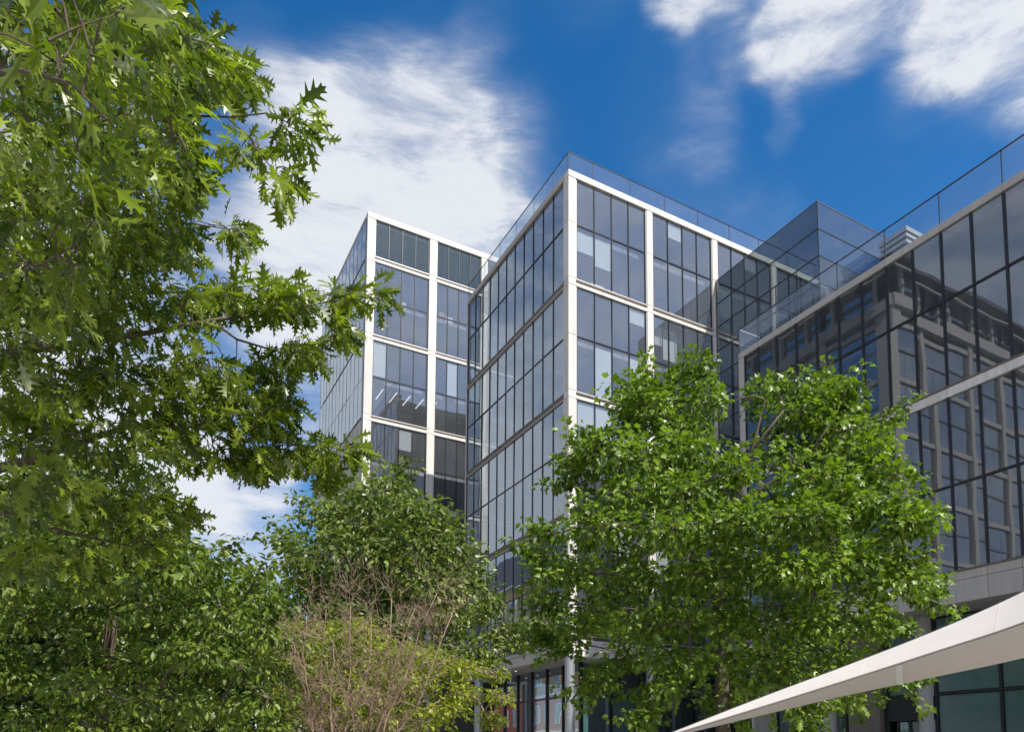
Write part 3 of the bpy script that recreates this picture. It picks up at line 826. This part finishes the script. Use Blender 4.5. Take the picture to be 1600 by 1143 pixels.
def sprigs(L, centers, outward, size, per, spread, droop=0.25, age=(0.1, 0.85), flat=0.6, wind=None, jit=0.55, ball=0.0):
    """tufts of leaves round each twig end"""
    m = len(centers)
    if m == 0: return
    c = np.repeat(centers, per, 0); o = np.repeat(unit(outward), per, 0)
    n = len(c)
    r = unit(rng.normal(size=(n, 3)))
    P = c + r * np.array((1, 1, 0.75)) * spread * (rng.uniform(0.15, 1.0, (n, 1)) if not ball else rng.uniform(0.2, 1.0, (n, 1)) ** 0.5)
    D = o * 0.5 + r * 0.75 + np.array((0, 0, -droop)) + rng.normal(size=(n, 3)) * 0.2
    if wind is not None: D = D + wind
    N = np.array((0, 0, 1.0)) * flat + o * (1 - flat) * 0.8 + r * ball + rng.normal(size=(n, 3)) * jit
    tuft = np.repeat(rng.uniform(age[0], age[1], m), per)
    A = np.clip(tuft + rng.normal(0, 0.16, n), 0, 0.93)
    A[rng.random(n) < 0.014] = 1.0
    L.add(P, D, N, size * rng.uniform(0.55, 1.25, n), A)

def bez(a, b, c, n):
    t = np.linspace(0, 1, n)[:, None]
    return (1 - t) ** 2 * a + 2 * t * (1 - t) * b + t * t * c

def limbs_to(trunk, targets, r_tip=0.018, r_fork=0.09, seed=1):
    """grow limbs from the trunk line to every clump, each new limb leaving the nearest wood"""
    nodes = [np.asarray(p, float) for p, r in trunk[len(trunk) // 3:]]; rads = [r for p, r in trunk[len(trunk) // 3:]]
    base = np.asarray(trunk[-1][0], float)
    paths = []
    order = np.argsort([np.linalg.norm(t - base) for t in targets])
    for i in order:
        t = targets[i]
        d = np.array([np.linalg.norm(t - p) * (1.0 + 0.6 * max(0.0, (p[2] - t[2]) / (np.linalg.norm(t - p) + 1e-6))) for p in nodes])
        k = int(np.argmin(d)); p = nodes[k]
        r0 = min(rads[k] * 0.72, r_fork * (0.35 + 0.18 * np.linalg.norm(t - p)))
        r0 = max(r0, r_tip * 1.2)
        mid = (p + t) / 2 + np.array((0, 0, 0.12)) * np.linalg.norm(t - p) + rng.normal(size=3) * 0.06 * np.linalg.norm(t - p)
        B = bez(p, mid, t, 7)
        B[1:-1] += rng.normal(size=(5, 3)) * 0.025 * np.linalg.norm(t - p)
        rr = np.linspace(r0, r_tip, 7)
        paths.append([(B[j], rr[j]) for j in range(7)])
        for j in range(2, 7): nodes.append(B[j]); rads.append(rr[j])
    return paths

def clump_tree(root, clumps_px, depth, crown, kind, mat, leaf, cover, trunk_px, trunk_r, bark, dz_max, per=8, spread=0.28, droop=0.25,
               age=(0.1, 0.85), flat=0.6, singles=0, layers=((-0.8, 1.0), (0.0, 0.5), (0.75, 0.8)), sides=7, extra_limbs=None, twigs=True, lobe=None, jit=0.55, ball=0.0, bough=1.0, fingers=0, trim=0.0, pull=0.0):
    """crown: (cx, cy, rx, ry) of the whole crown in the photograph; clumps sit on a rounded crown of that size"""
    k = depth / 1158.63
    cx, cy_, rx, ry = crown
    L = Leaves(kind); targets = []; tw = []
    for (x, y, a, b, *inner) in clumps_px:
        x = x - max(0.0, x - 1250) * pull
        q = 1 - ((x - cx) / rx) ** 2 - ((y - cy_) / ry) ** 2
        dz = dz_max * math.sqrt(max(q, 0.02)) * (1.0 if lobe is None else min(1.0, max(0.22, (y - lobe[0]) / lobe[1])))
        lay = ((0.35, 0.9), (0.8, 1.0)) if inner else layers if q > 0.18 else ((random.uniform(-0.6, 0.6), 1.25),)
        a = max(a - trim, a * 0.6); b = max(b - trim * 0.8, b * 0.6)
        for (f, w) in lay:
            dd = depth + f * dz + random.uniform(-0.3, 0.3)
            kk = dd / 1158.63
            # keep the clump where it stands in the crown, not on the sight line
            sh = 1.0 - (0.26 if f < 0 else 0.12) * abs(f) * dz / dz_max if q > 0.18 else 1.0
            c = at(cx, cy_, depth) + RX * (x - cx) * k * sh + UP * (cy_ - y) * k * sh + FW * (dd - depth) * np.array((1, 1, 0.4))
            sx, sy = a * k, b * k; sd = 0.5 * (sx + sy)
            targets.append(c)
            area = a * b * 3.14 * k * k
            m = max(3, int(w * cover * area / (leaf * leaf * 0.5) / per))
            v = unit(rng.normal(size=(m, 3)))
            rr = rng.uniform(0.25, 1.0, (m, 1)) ** 0.45
            # ragged: some directions stick out, some are eaten away
            rag = 0.84 + 0.30 * np.sin(v[:, 0:1] * 5 + x) * np.sin(v[:, 1:2] * 6 + y) + 0.22 * rng.normal(size=(m, 1)) * 0.6
            e = v * rr * rag
            e[:, 1] = np.where(e[:, 1] < 0, e[:, 1] * bough, e[:, 1])     # boughs are flat beneath
            off = RX * (e[:, 0:1] * sx) + UP * (e[:, 1:2] * sy) + FW * (e[:, 2:3] * sd)
            sprigs(L, c + off, v[:, 0:1] * RX + v[:, 1:2] * UP + v[:, 2:3] * FW, leaf, per, spread, droop, age, flat, jit=jit, ball=ball)
            if fingers and q < 0.5 and y > cy_ - 0.72 * ry:
                o2 = RX * (x - cx) + UP * (cy_ - y) * 0.7; o2 = o2 / np.linalg.norm(o2)
                for _ in range(fingers):
                    dv = unit(o2 + rng.normal(size=3) * 0.45); r0 = sd * 0.7; ln = rng.uniform(0.35, 0.95)
                    pts_ = np.array([c + dv * (r0 + ln * t) + np.array((0, 0, 0.10 * t)) for t in np.linspace(0, 1, 5)])
                    sprigs(L, pts_, np.repeat(dv[None], 5, 0), leaf, max(5, per // 3), spread * 0.42, droop, age, flat, jit=jit, ball=ball)
                    tw.append([(c, 0.014), (pts_[0], 0.010), (pts_[-1], 0.004)])
            if twigs:
                for j in range(min(m, 14)):
                    e1 = c + off[j]; mid = (c + e1) / 2 + rng.normal(size=3) * 0.08
                    tw.append([(c, 0.011), (mid, 0.008), (e1, 0.004)])
    trunk = [(at(x, y, depth + dd), r * trunk_r) for (x, y, dd, r) in trunk_px]
    trunk[0] = (np.array((trunk[0][0][0], trunk[0][0][1], -0.05)), trunk[0][1])
    V, F = tube_geo([trunk], 12); meshobj('trunk', V, F, bark, root, True)
    paths = []
    if extra_limbs:
        for lp in extra_limbs:
            p_ = [(at(x, y, depth + dd), r) for (x, y, dd, r) in lp]
            V, F = tube_geo([p_], 8); meshobj('limb', V, F, bark, root, True)
            trunk = trunk + p_[1:]
    paths = limbs_to(trunk, targets, seed=3)
    thin = []
    for p_ in paths:
        if p_[0][1] > 0.045:
            V, F = tube_geo([p_], sides); meshobj('limb', V, F, bark, root, True)
        else: thin.append(p_)
    if thin:
        V, F = tube_geo(thin, sides); meshobj('branches', V, F, bark, root, True, kind='stuff')
    if tw:
        V, F = tube_geo(tw, 4); o = meshobj('twigs', V, F, bark, root, True); o['kind'] = 'stuff'
    return L.build(root, mat, singles)

def ground_pt(x, depth):
    p = at(x, 1190, depth); return (p[0], p[1], 0.0)

# ---- tree before the right wing
T1 = thing('plane_tree', 'bright green broad-leaved tree in front of the right wing, forked trunk showing', 'tree', ground_pt(1130, 19))
clump_tree(T1, [(1084, 572, 20, 22), (1094, 612, 28, 26), (1030, 622, 36, 24), (1085, 645, 42, 34), (1000, 652, 50, 34), (1045, 690, 55, 36), (940, 705, 44, 28), (905, 730, 24, 20), (965, 750, 60, 38), (1040, 745, 60, 38),
                (1195, 612, 32, 26), (1238, 606, 30, 16), (1305, 612, 34, 12), (1262, 640, 46, 24), (1310, 645, 32, 22), (1225, 665, 50, 30), (1290, 690, 60, 28), (1350, 692, 42, 22), (1190, 745, 36, 22), (1310, 735, 75, 32), (1350, 738, 34, 18), (1350, 775, 70, 32),
                (1365, 795, 42, 22), (1410, 850, 28, 12), (1375, 865, 56, 26), (1225, 800, 70, 36), (1270, 845, 80, 34), (1090, 790, 55, 40), (1010, 820, 70, 36), (925, 810, 40, 22), (845, 860, 34, 26), (900, 875, 55, 30),
                (985, 890, 80, 36), (1090, 880, 60, 40), (1180, 880, 70, 38), (1330, 880, 70, 36), (1370, 925, 64, 28), (1400, 972, 30, 12), (1340, 965, 80, 30), (870, 930, 44, 28), (940, 955, 60, 30), (1040, 960, 80, 34), (1150, 960, 80, 36),
                (1240, 945, 70, 34), (890, 1000, 40, 30), (980, 1025, 70, 32), (1100, 1035, 80, 34), (1210, 1025, 70, 30), (1300, 1020, 64, 26), (935, 1065, 44, 22), (1030, 1085, 66, 26), (1150, 1095, 70, 28), (1260, 1085, 60, 24), (1340, 1070, 50, 18), (1420, 1060, 48, 11), (860, 985, 22, 34), (1010, 1118, 36, 14), (1250, 1128, 50, 16)],
           19.0, (1150, 850, 345, 320), 'palm', 'maple_leaf', 0.16, 5.6, [(1130, 1190, 0, 1.25), (1128, 1050, 0, 1.0), (1122, 900, 0, 0.92), (1118, 845, 0, 0.85)], 0.17, 'pale_bark', 4.6,
           per=26, spread=0.46, age=(0.15, 0.9), singles=300, lobe=(560, 330), flat=0.5, jit=0.34, ball=0.75, bough=0.45, fingers=3, trim=16, pull=0.14,
           extra_limbs=[[(1118, 850, 0, 0.13), (1135, 800, -0.4, 0.11), (1165, 740, -0.9, 0.085), (1176, 700, -1.1, 0.05), (1185, 665, -1.2, 0.028), (1196, 625, -1.2, 0.012)],
                        [(1135, 800, -0.4, 0.09), (1190, 765, -0.9, 0.06), (1240, 730, -1.2, 0.045), (1275, 695, -1.3, 0.026), (1298, 660, -1.3, 0.010)],
                        [(1118, 850, 0, 0.10), (1105, 790, 0.4, 0.075), (1085, 720, 0.8, 0.05), (1080, 640, 0.9, 0.025)],
                        [(1165, 740, -0.9, 0.05), (1185, 690, -1.2, 0.035), (1225, 640, -1.5, 0.02)]])

# ---- darker tree before the left tower
T2 = thing('ash_tree', 'rounded grey-green tree at the foot of the left tower', 'tree', ground_pt(610, 30))
clump_tree(T2, [(555, 778, 52, 28), (620, 785, 50, 32), (690, 825, 55, 36), (510, 815, 45, 30), (595, 835, 85, 50), (465, 850, 28, 24), (480, 895, 50, 38), (560, 905, 90, 50), (670, 890, 80, 50), (735, 880, 36, 36),
                (755, 935, 36, 34), (690, 955, 80, 45), (590, 975, 90, 45), (500, 960, 60, 40), (780, 985, 50, 30), (640, 1040, 120, 45), (740, 1020, 60, 30), (835, 975, 40, 26)],
           30.0, (620, 900, 190, 160), 'oval', 'dark_leaf', 0.23, 4.0, [(615, 1190, 0, 1.2), (612, 1050, 0, 1.0), (610, 900, 0, 0.8)], 0.24, 'bark', 4.5, per=26, spread=0.62, droop=0.3, age=(0.1, 0.95), jit=0.5, ball=0.7, bough=0.6, fingers=2, trim=8)

# ---- dense tree low on the left
T3 = thing('lime_tree', 'dense leafy tree filling the lower left, dark beneath its crown', 'tree', ground_pt(150, 13))
clump_tree(T3, [(55, 900, 90, 45), (150, 880, 90, 50), (260, 845, 58, 36), (335, 872, 70, 36), (398, 882, 34, 22), (285, 900, 90, 45), (110, 945, 95, 38), (370, 925, 65, 45), (415, 985, 45, 40), (230, 945, 80, 30),
                (310, 955, 80, 30), (20, 965, 70, 26), (-60, 930, 90, 60), (380, 1040, 65, 34), (420, 1090, 40, 34), (330, 1110, 75, 28), (200, 1095, 50, 22), (40, 1125, 75, 26), (225, 805, 45, 28), (160, 805, 60, 40), (60, 830, 80, 40), (80, 1030, 90, 40, 1), (190, 1035, 90, 40, 1), (290, 1040, 80, 40, 1), (120, 1085, 100, 40, 1), (250, 1110, 80, 36, 1), (-40, 1050, 90, 50, 1), (130, 1140, 90, 30, 1), (400, 1140, 60, 20)],
           13.0, (190, 960, 280, 200), 'oval', 'lime_leaf', 0.13, 3.9, [(160, 1190, 2.4, 1.2), (165, 1080, 2.2, 1.0), (175, 950, 1.2, 0.8)], 0.13, 'bark', 3.4, per=18, spread=0.30, droop=0.4, age=(0.1, 0.9), singles=300, ball=0.5, jit=0.45, bough=0.5, fingers=1, trim=8,
           layers=((-0.75, 1.0), (0.1, 0.8), (0.85, 1.0)))

# ---- tall dark trees further back on the left
T4 = thing('far_tree', 'dark compact tree behind the oak, left of the left tower', 'tree', ground_pt(140, 46))
clump_tree(T4, [(225, 735, 36, 34), (170, 760, 50, 44), (110, 780, 60, 50), (60, 820, 70, 50), (215, 800, 50, 40), (150, 850, 80, 50), (260, 870, 70, 40), (80, 900, 90, 50), (200, 930, 100, 50), (320, 930, 70, 40), (120, 990, 110, 50), (280, 1000, 100, 50), (30, 1030, 90, 60), (210, 1070, 110, 60), (340, 1070, 90, 50), (-40, 900, 90, 70), (400, 1020, 50, 40)],
           46.0, (170, 900, 260, 190), 'oval', 'dark_leaf', 0.40, 3.6, [(170, 1190, 0, 1.3), (170, 1050, 0, 1.0), (170, 850, 0, 0.7)], 0.36, 'bark', 6.0, per=9, spread=0.55, droop=0.2, age=(0.0, 0.6), jit=0.8)

# ---- hedge closing the garden on the left
T8 = thing('garden_hedge', 'clipped hedge with leaves coloured dark for shade, low behind the trees on the left', 'hedge', ground_pt(120, 24))
HL = Leaves('oval')
n_ = 8600
hx = rng.uniform(-420, 640, n_); hd = 24 + rng.uniform(-0.8, 0.8, n_); hz = 6.3 * rng.uniform(0, 1, n_) ** 0.8
hp = np.array([at(hx[i], 1190, hd[i]) for i in range(n_)]); hp[:, 2] = hz + 0.25 * np.sin(hx / 37.0)
sprigs(HL, hp, -FW + rng.normal(size=(n_, 3)) * 0.4, 0.29, 5, 0.28, 0.2, (0.0, 0.4), 0.5, jit=0.8)  # only dark leaf tones: shade under the trees put into the colour
HL.build(T8, 'dark_leaf')
stp = []
for x in range(-400, 470, 40):
    p = at(x, 1190, 24); stp.append([((p[0], p[1], 0), 0.05), ((p[0] + 0.1, p[1], 2.0), 0.035), ((p[0], p[1] + 0.1, 5.6), 0.015)])
V, F = tube_geo(stp, 6); meshobj('stems', V, F, 'bark', T8, True, kind='stuff')

# ---- yellow-green shrub in layers
T5 = thing('acer_shrub', 'yellow-green layered shrub at the bottom, left of the entrance', 'shrub', ground_pt(640, 16.8))
clump_tree(T5, [(470, 985, 50, 24), (430, 1030, 45, 26), (510, 1030, 60, 26), (450, 1085, 55, 26), (560, 985, 55, 26), (620, 1020, 60, 24), (690, 1030, 60, 18), (740, 1045, 45, 12), (650, 1065, 75, 20), (735, 1085, 40, 16), (700, 1110, 60, 16), (590, 1105, 70, 22), (760, 1120, 30, 12), (500, 1120, 70, 22), (400, 990, 30, 20), (640, 1135, 80, 16), (540, 1070, 60, 20), (775, 1055, 32, 9), (785, 1090, 32, 11), (770, 1130, 30, 10)],
           16.8, (590, 1080, 190, 130), 'oval', 'shrub_leaf', 0.11, 3.2, [(600, 1190, 0.4, 1.2), (595, 1140, 0.4, 1.0), (590, 1080, 0.4, 0.7)], 0.07, 'twig_bark', 1.5, per=8, spread=0.15, droop=0.15, age=(0.2, 0.95), flat=0.9, jit=0.35)

# ---- bare twiggy shrub
T6 = thing('bare_shrub', 'leafless reddish-brown shrub with many fine upright twigs', 'shrub', ground_pt(530, 13.4))
stems, fine_tw = [], []
def grow(p, d, ln, r, lvl):
    n = 6; pts = [(p, r)]
    q = p.copy(); dd = d.copy()
    kids = []
    for i in range(n):
        dd = unit(dd + rng.normal(size=3) * (0.10 + 0.05 * lvl) + np.array((0, 0, 0.06)))
        q = q + dd * ln / n
        pts.append((q.copy(), r * (1 - 0.75 * (i + 1) / n)))
        if lvl < 3 and i >= (2 if lvl == 0 else 1):
            for _ in range(1 if lvl == 0 else 2):
                if rng.random() < 0.85: kids.append((q.copy(), dd.copy(), r * (1 - 0.75 * (i + 1) / n)))
    (stems if lvl < 1 else fine_tw).append(pts)
    for (kp, kd, kr) in kids:
        nd = unit(kd + rng.normal(size=3) * 0.55 + RX * 0.05)
        grow(kp, nd, ln * rng.uniform(0.36, 0.6), max(kr * 0.7, 0.0046), lvl + 1)
sb_ = np.array(ground_pt(530, 13.4))
for (tx, ty, dd) in ((458, 1000, 0.2), (480, 965, -0.2), (510, 950, 0.3), (548, 945, -0.3), (580, 965, 0.4), (612, 935, 0.1), (648, 950, -0.3), (682, 928, 0.2), (708, 955, -0.1), (640, 990, 0.5), (520, 1000, -0.5), (465, 1010, 0.3)):
    tip = at(tx, ty, 13.4 + dd); s0 = sb_ + np.array((rng.normal() * 0.12, rng.normal() * 0.12, -0.02))
    mid = s0 + (tip - s0) * np.array((0.55, 0.55, 0.45)) + rng.normal(size=3) * 0.12
    B_ = bez(s0, mid, tip, 9); B_[1:-1] += rng.normal(size=(7, 3)) * 0.055
    rr = np.linspace(0.026, 0.007, 9)
    stems.append([(B_[i], rr[i]) for i in range(9)])
    for i in range(3, 9):
        for _ in range(5):
            nd = unit((B_[i] - B_[i - 1]) / np.linalg.norm(B_[i] - B_[i - 1]) + rng.normal(size=3) * 0.8)
            grow(B_[i], nd, rng.uniform(0.35, 0.8), rr[i] * 0.55, 2)
for st in stems:
    V, F = tube_geo([st], 6); meshobj('stem', V, F, 'twig_bark', T6, True)
V, F = tube_geo(fine_tw, 3); meshobj('twigs', V, F, 'twig_bark', T6, True, kind='stuff')

# ---- oak overhead on the left, close to the camera
T7 = thing('red_oak_tree', 'red oak with large lobed leaves hanging over the upper left', 'tree', (at(-420, 1190, 7.0)[0], at(-420, 1190, 7.0)[1], 0.0))
OK = Leaves('oak')
def P3(l): return [(at(x, y, d), r * (0.55 if x > -80 else 0.8)) for (x, y, d, r) in l]
tr_base = at(-420, 1190, 7.0); tr_base[2] = -0.05
otrunk = [(tr_base, 0.30), (at(-410, 950, 7.0), 0.25), (at(-390, 650, 6.8), 0.21), (at(-370, 300, 6.4), 0.17), (at(-360, -100, 6.2), 0.12), (at(-340, -500, 6.0), 0.07)]
V, F = tube_geo([otrunk], 14); meshobj('trunk', V, F, 'bark', T7, True)
OL = [[(-375, 420, 6.5, .10), (-120, 280, 6.0, .07), (60, 215, 5.6, .045), (170, 190, 5.2, .028), (240, 188, 5.1, .018), (300, 181, 5.0, .014), (360, 183, 4.95, .011), (415, 177, 4.9, .008), (450, 185, 4.85, .006)],
      [(355, 184, 4.95, .009), (385, 210, 4.9, .008), (410, 245, 4.85, .007), (435, 275, 4.8, .005)],
      [(-385, 640, 6.8, .12), (-160, 590, 6.6, .09), (60, 545, 6.5, .06), (230, 520, 6.6, .04), (330, 500, 6.8, .03), (420, 490, 7.0, .02), (520, 470, 7.1, .012), (590, 458, 7.2, .006)],
      [(330, 500, 6.8, .022), (370, 530, 6.8, .018), (420, 545, 6.8, .014), (480, 560, 6.8, .01), (530, 530, 6.8, .006)],
      [(-395, 760, 6.9, .12), (-150, 770, 6.8, .09), (60, 715, 6.8, .06), (200, 665, 6.9, .042), (330, 665, 7.1, .028), (440, 690, 7.3, .016), (540, 715, 7.5, .007)],
      [(-370, 250, 6.4, .09), (-150, 90, 5.4, .06), (0, 40, 4.6, .04), (130, 20, 4.2, .02), (250, 40, 4.6, .01), (330, 80, 5.2, .006)],
      [(-150, 90, 5.4, .05), (-60, 120, 4.0, .03), (30, 110, 3.1, .018), (110, 130, 2.8, .01), (180, 200, 2.9, .006)],
      [(-120, 280, 6.0, .05), (60, 320, 5.8, .03), (200, 350, 5.9, .018), (300, 350, 6.6, .01), (375, 360, 7.4, .006)],
      [(-150, 770, 6.8, .07), (0, 800, 6.4, .04), (120, 835, 6.6, .025), (240, 860, 7.0, .012)],
      [(-340, -500, 6.0, .07), (0, -640, 6.4, .05), (350, -690, 6.8, .035), (700, -700, 7.0, .02), (950, -690, 7.2, .01)],  # unseen bough added overhead to shade the lower-left tree
      [(-100, 430, 6.2, .05), (30, 430, 5.0, .03), (90, 400, 4.2, .015), (130, 420, 3.9, .008)]]
limb_pts = []
for l in OL:
    q = P3(l); V, F = tube_geo([q], 8); meshobj('branch', V, F, 'bark', T7, True)
    for i in range(len(q) - 1):
        for t in np.linspace(0, 1, 5)[:-1]: limb_pts.append(q[i][0] * (1 - t) + q[i + 1][0] * t)
limb_pts = np.array(limb_pts)
# (photo x, y, rx, ry, nearest, farthest, tufts)
OAK = [(60, 40, 150, 90, 2.6, 5.5, 46), (190, 60, 130, 80, 3.4, 6.2, 48), (270, 90, 100, 80, 4.6, 6.6, 50), (345, 110, 50, 50, 5.4, 7.0, 20), (385, 120, 26, 22, 6.0, 7.0, 8), (70, 190, 130, 100, 3.0, 6.4, 46), (190, 230, 130, 110, 4.2, 6.8, 60), (275, 265, 50, 66, 5.2, 7.0, 26),
       (60, 340, 130, 100, 3.8, 7.0, 50), (190, 380, 130, 80, 5.2, 7.6, 60), (270, 370, 60, 50, 6.0, 7.6, 26), (365, 365, 36, 22, 7.2, 8.2, 14), (455, 190, 38, 26, 4.6, 5.0, 7), (440, 285, 34, 24, 4.6, 4.9, 6), (385, 235, 26, 20, 4.8, 5.0, 4), 
       (60, 450, 120, 70, 3.9, 7.0, 36), (200, 490, 150, 70, 5.6, 7.8, 66), (340, 465, 110, 40, 6.4, 7.8, 46), (450, 470, 80, 32, 6.6, 7.6, 34), (535, 460, 40, 24, 6.9, 7.4, 12), (590, 462, 18, 16, 7.1, 7.4, 4), (530, 515, 32, 30, 6.8, 7.2, 10), (470, 545, 50, 30, 6.6, 7.4, 18),
       (80, 600, 150, 80, 5.0, 7.6, 54), (240, 590, 150, 60, 6.0, 7.8, 60), (390, 590, 90, 45, 6.6, 7.6, 40), (330, 650, 140, 46, 6.6, 7.8, 56), (430, 640, 55, 40, 6.8, 7.6, 20), (150, 690, 150, 60, 5.6, 7.8, 46), (340, 705, 110, 24, 6.9, 7.8, 26), (470, 708, 70, 26, 7.0, 7.7, 30), (540, 705, 34, 20, 7.2, 7.7, 12), (510, 740, 24, 20, 7.3, 7.6, 8), (400, 720, 60, 24, 6.9, 7.6, 20),
       (60, 770, 110, 60, 5.4, 7.4, 30), (190, 790, 90, 46, 6.4, 7.6, 26), (80, 870, 100, 44, 5.6, 7.0, 20), (260, 800, 60, 30, 6.8, 7.8, 14), (230, 850, 60, 24, 6.6, 7.4, 12),
       (-180, 200, 160, 260, 3.5, 7.0, 70), (-180, 620, 160, 260, 4.5, 7.5, 70), (-340, -250, 300, 240, 4.5, 8.0, 70), (60, -160, 220, 110, 3.0, 6.5, 50), (20, 500, 90, 90, 5.8, 8.5, 46), (30, 660, 100, 80, 6.0, 8.5, 46), (20, 340, 90, 90, 5.5, 8.0, 36), (630, -690, 420, 120, 5.6, 8.2, 190)]  # last group: leaves of the unseen bough added to shade the lower left
otw = []
for (x, y, rx, ry, d0, d1, m) in OAK:
    rx = max(rx - 26, rx * 0.62); ry = max(ry - 18, ry * 0.62)
    v = rng.normal(size=(m, 2)); v /= np.linalg.norm(v, axis=1, keepdims=True); v *= rng.uniform(0, 1, (m, 1)) ** 0.5
    dd = rng.uniform(d0, d1, m)
    C_ = np.array([at(x + v[i, 0] * rx, y + v[i, 1] * ry, dd[i]) for i in range(m)])
    order = np.argsort([np.min(np.linalg.norm(limb_pts - c, axis=1)) for c in C_]); C_ = C_[order]
    wood = list(limb_pts); near = []
    for c in C_:      # each twig leaves the nearest wood, whether limb or an earlier twig
        w_ = np.array(wood); dist = np.linalg.norm(w_ - c, axis=1) + rng.uniform(0, 0.25, len(w_)); q_ = w_[np.argmin(dist)]
        near.append(q_); wood += [c, (c + q_) / 2]
    near = np.array(near)
    outw = unit(C_ - near) * 0.7 + RX * 0.35
    sprigs(OK, C_, outw, 0.172, 8, 0.125, droop=0.62, age=(0.05, 0.9), flat=0.45, wind=RX * 0.22, jit=0.75)
    for i in range(m):
        if np.linalg.norm(C_[i] - near[i]) < 0.9:
            mid = (C_[i] + near[i]) / 2 + np.array((0, 0, 0.10)) + rng.normal(size=3) * 0.04
            B_ = bez(near[i], mid, C_[i], 5)
            otw.append([(B_[j], 0.0062 - 0.0010 * j) for j in range(5)])
V, F = tube_geo(otw, 4); meshobj('twigs', V, F, 'bark', T7, True, kind='stuff')
OK.build(T7, 'oak_leaf', 300)

# ================================================================== canvas sail
S = thing('sail_canopy', 'cream canvas sail canopy stretching across the lower right corner', 'canopy', ground_pt(1700, 8.8))
def strip(top, bot, n=40, sag=0.0):
    V, F = [], []
    for i in range(n + 1):
        for l in (top, bot): V.append(tuple(l(i / n)))
    for i in range(n): F.append((2 * i, 2 * i + 1, 2 * i + 3, 2 * i + 2))
    return V, F
def curve(keys):
    ts = np.linspace(0, 1, len(keys)); K_ = np.array([at(x, y, d) for (x, y, d) in keys])
    # smooth interpolation through the keys
    def f(t):
        s = min(max(t, 0), 1) * (len(keys) - 1); i = min(int(s), len(keys) - 2); u = s - i
        p0 = K_[max(i - 1, 0)]; p1 = K_[i]; p2 = K_[i + 1]; p3 = K_[min(i + 2, len(keys) - 1)]
        return 0.5 * ((2 * p1) + (-p0 + p2) * u + (2 * p0 - 5 * p1 + 4 * p2 - p3) * u * u + (-p0 + 3 * p1 - 3 * p2 + p3) * u ** 3)
    return f
top = curve([(1030, 1151, 10.6), (1180, 1092, 10.3), (1330, 1036, 10.0), (1470, 981, 9.65), (1600, 923, 9.3), (1760, 838, 8.8), (1960, 700, 8.2)])
mid_ = curve([(1030, 1153, 10.55), (1180, 1107, 10.1), (1330, 1060, 9.6), (1470, 1015, 9.1), (1600, 972, 8.6), (1760, 905, 7.9), (1960, 800, 7.1)])
far = curve([(1030, 1154, 10.62), (1180, 1118, 10.9), (1330, 1083, 11.2), (1470, 1054, 11.4), (1600, 1026, 11.6), (1760, 985, 11.8), (1960, 920, 12.0)])
def solid(name, a, b, th, parent, mat='canvas'):
    V, F = strip(a, b); n_ = len(V)
    V2 = [(x, y, z) for (x, y, z) in V]
    up = Vector((0, 0, th))
    V += [tuple(Vector(v) - up) for v in V2]
    F2 = [tuple(n_ + k for k in f[::-1]) for f in F]
    F += F2
    return meshobj(name, V, F, mat, parent, True)
solid('front_panel', top, mid_, 0.006, S)
solid('under_panel', mid_, far, 0.006, S)
V, F = tube_geo([[(mid_(i / 60), 0.014) for i in range(61)]], 8); meshobj('hem', V, F, 'hem_tape', S, True)
V, F = tube_geo([[(top(i / 60), 0.008) for i in range(61)]], 8); meshobj('edge_cable', V, F, 'mid_metal', S, True)
V, F = tube_geo([[(far(i / 60), 0.010) for i in range(61)]], 8); meshobj('hem', V, F, 'canvas', S, True)
def closest(f, x):
    best = min((i / 400 for i in range(401)), key=lambda t: abs(800 + 1158.63 * ((f(t) - CAM) @ RX) / ((f(t) - CAM) @ FW) - x)); return f(best)
a_, b_ = closest(mid_, 1405), closest(far, 1407)
d_ = (RX * 0.05)
meshobj('seam_strap', [tuple(a_ - d_ + UP * -0.012), tuple(a_ + d_ + UP * -0.012), tuple(b_ + d_ - UP * 0.02), tuple(b_ - d_ - UP * 0.02)], [(0, 1, 2, 3)], 'painted_white', S)
for t_ in (0.36, 0.62):
    V, F = tube_geo([[(top(t_) * (1 - q) + mid_(t_ - 0.012) * q + UP * 0.002, 0.0022) for q in np.linspace(0, 1, 6)]], 6); meshobj('seam', V, F, 'canvas', S, True)
tip = top(0.0); anchor = np.array((tip[0] + 0.25 * (RX[0] * -1), tip[1] - 0.25 * RX[1], 0))
V, F = tube_geo([[((anchor[0], anchor[1], 0.0), 0.06), ((anchor[0], anchor[1], 1.2), 0.055), (tuple(tip + np.array((0, 0, 0.02))), 0.05)]], 12); meshobj('anchor_post', V, F, 'steel', S, True)
e1 = mid_(1.0); V, F = tube_geo([[((e1[0], e1[1], 0.0), 0.08), ((e1[0], e1[1], e1[2] + 0.4), 0.07)]], 14); meshobj('mast', V, F, 'steel', S, True)
e2 = far(1.0); V, F = tube_geo([[((e2[0], e2[1], 0.0), 0.08), ((e2[0], e2[1], e2[2] + 0.3), 0.07)]], 14); meshobj('mast', V, F, 'steel', S, True)
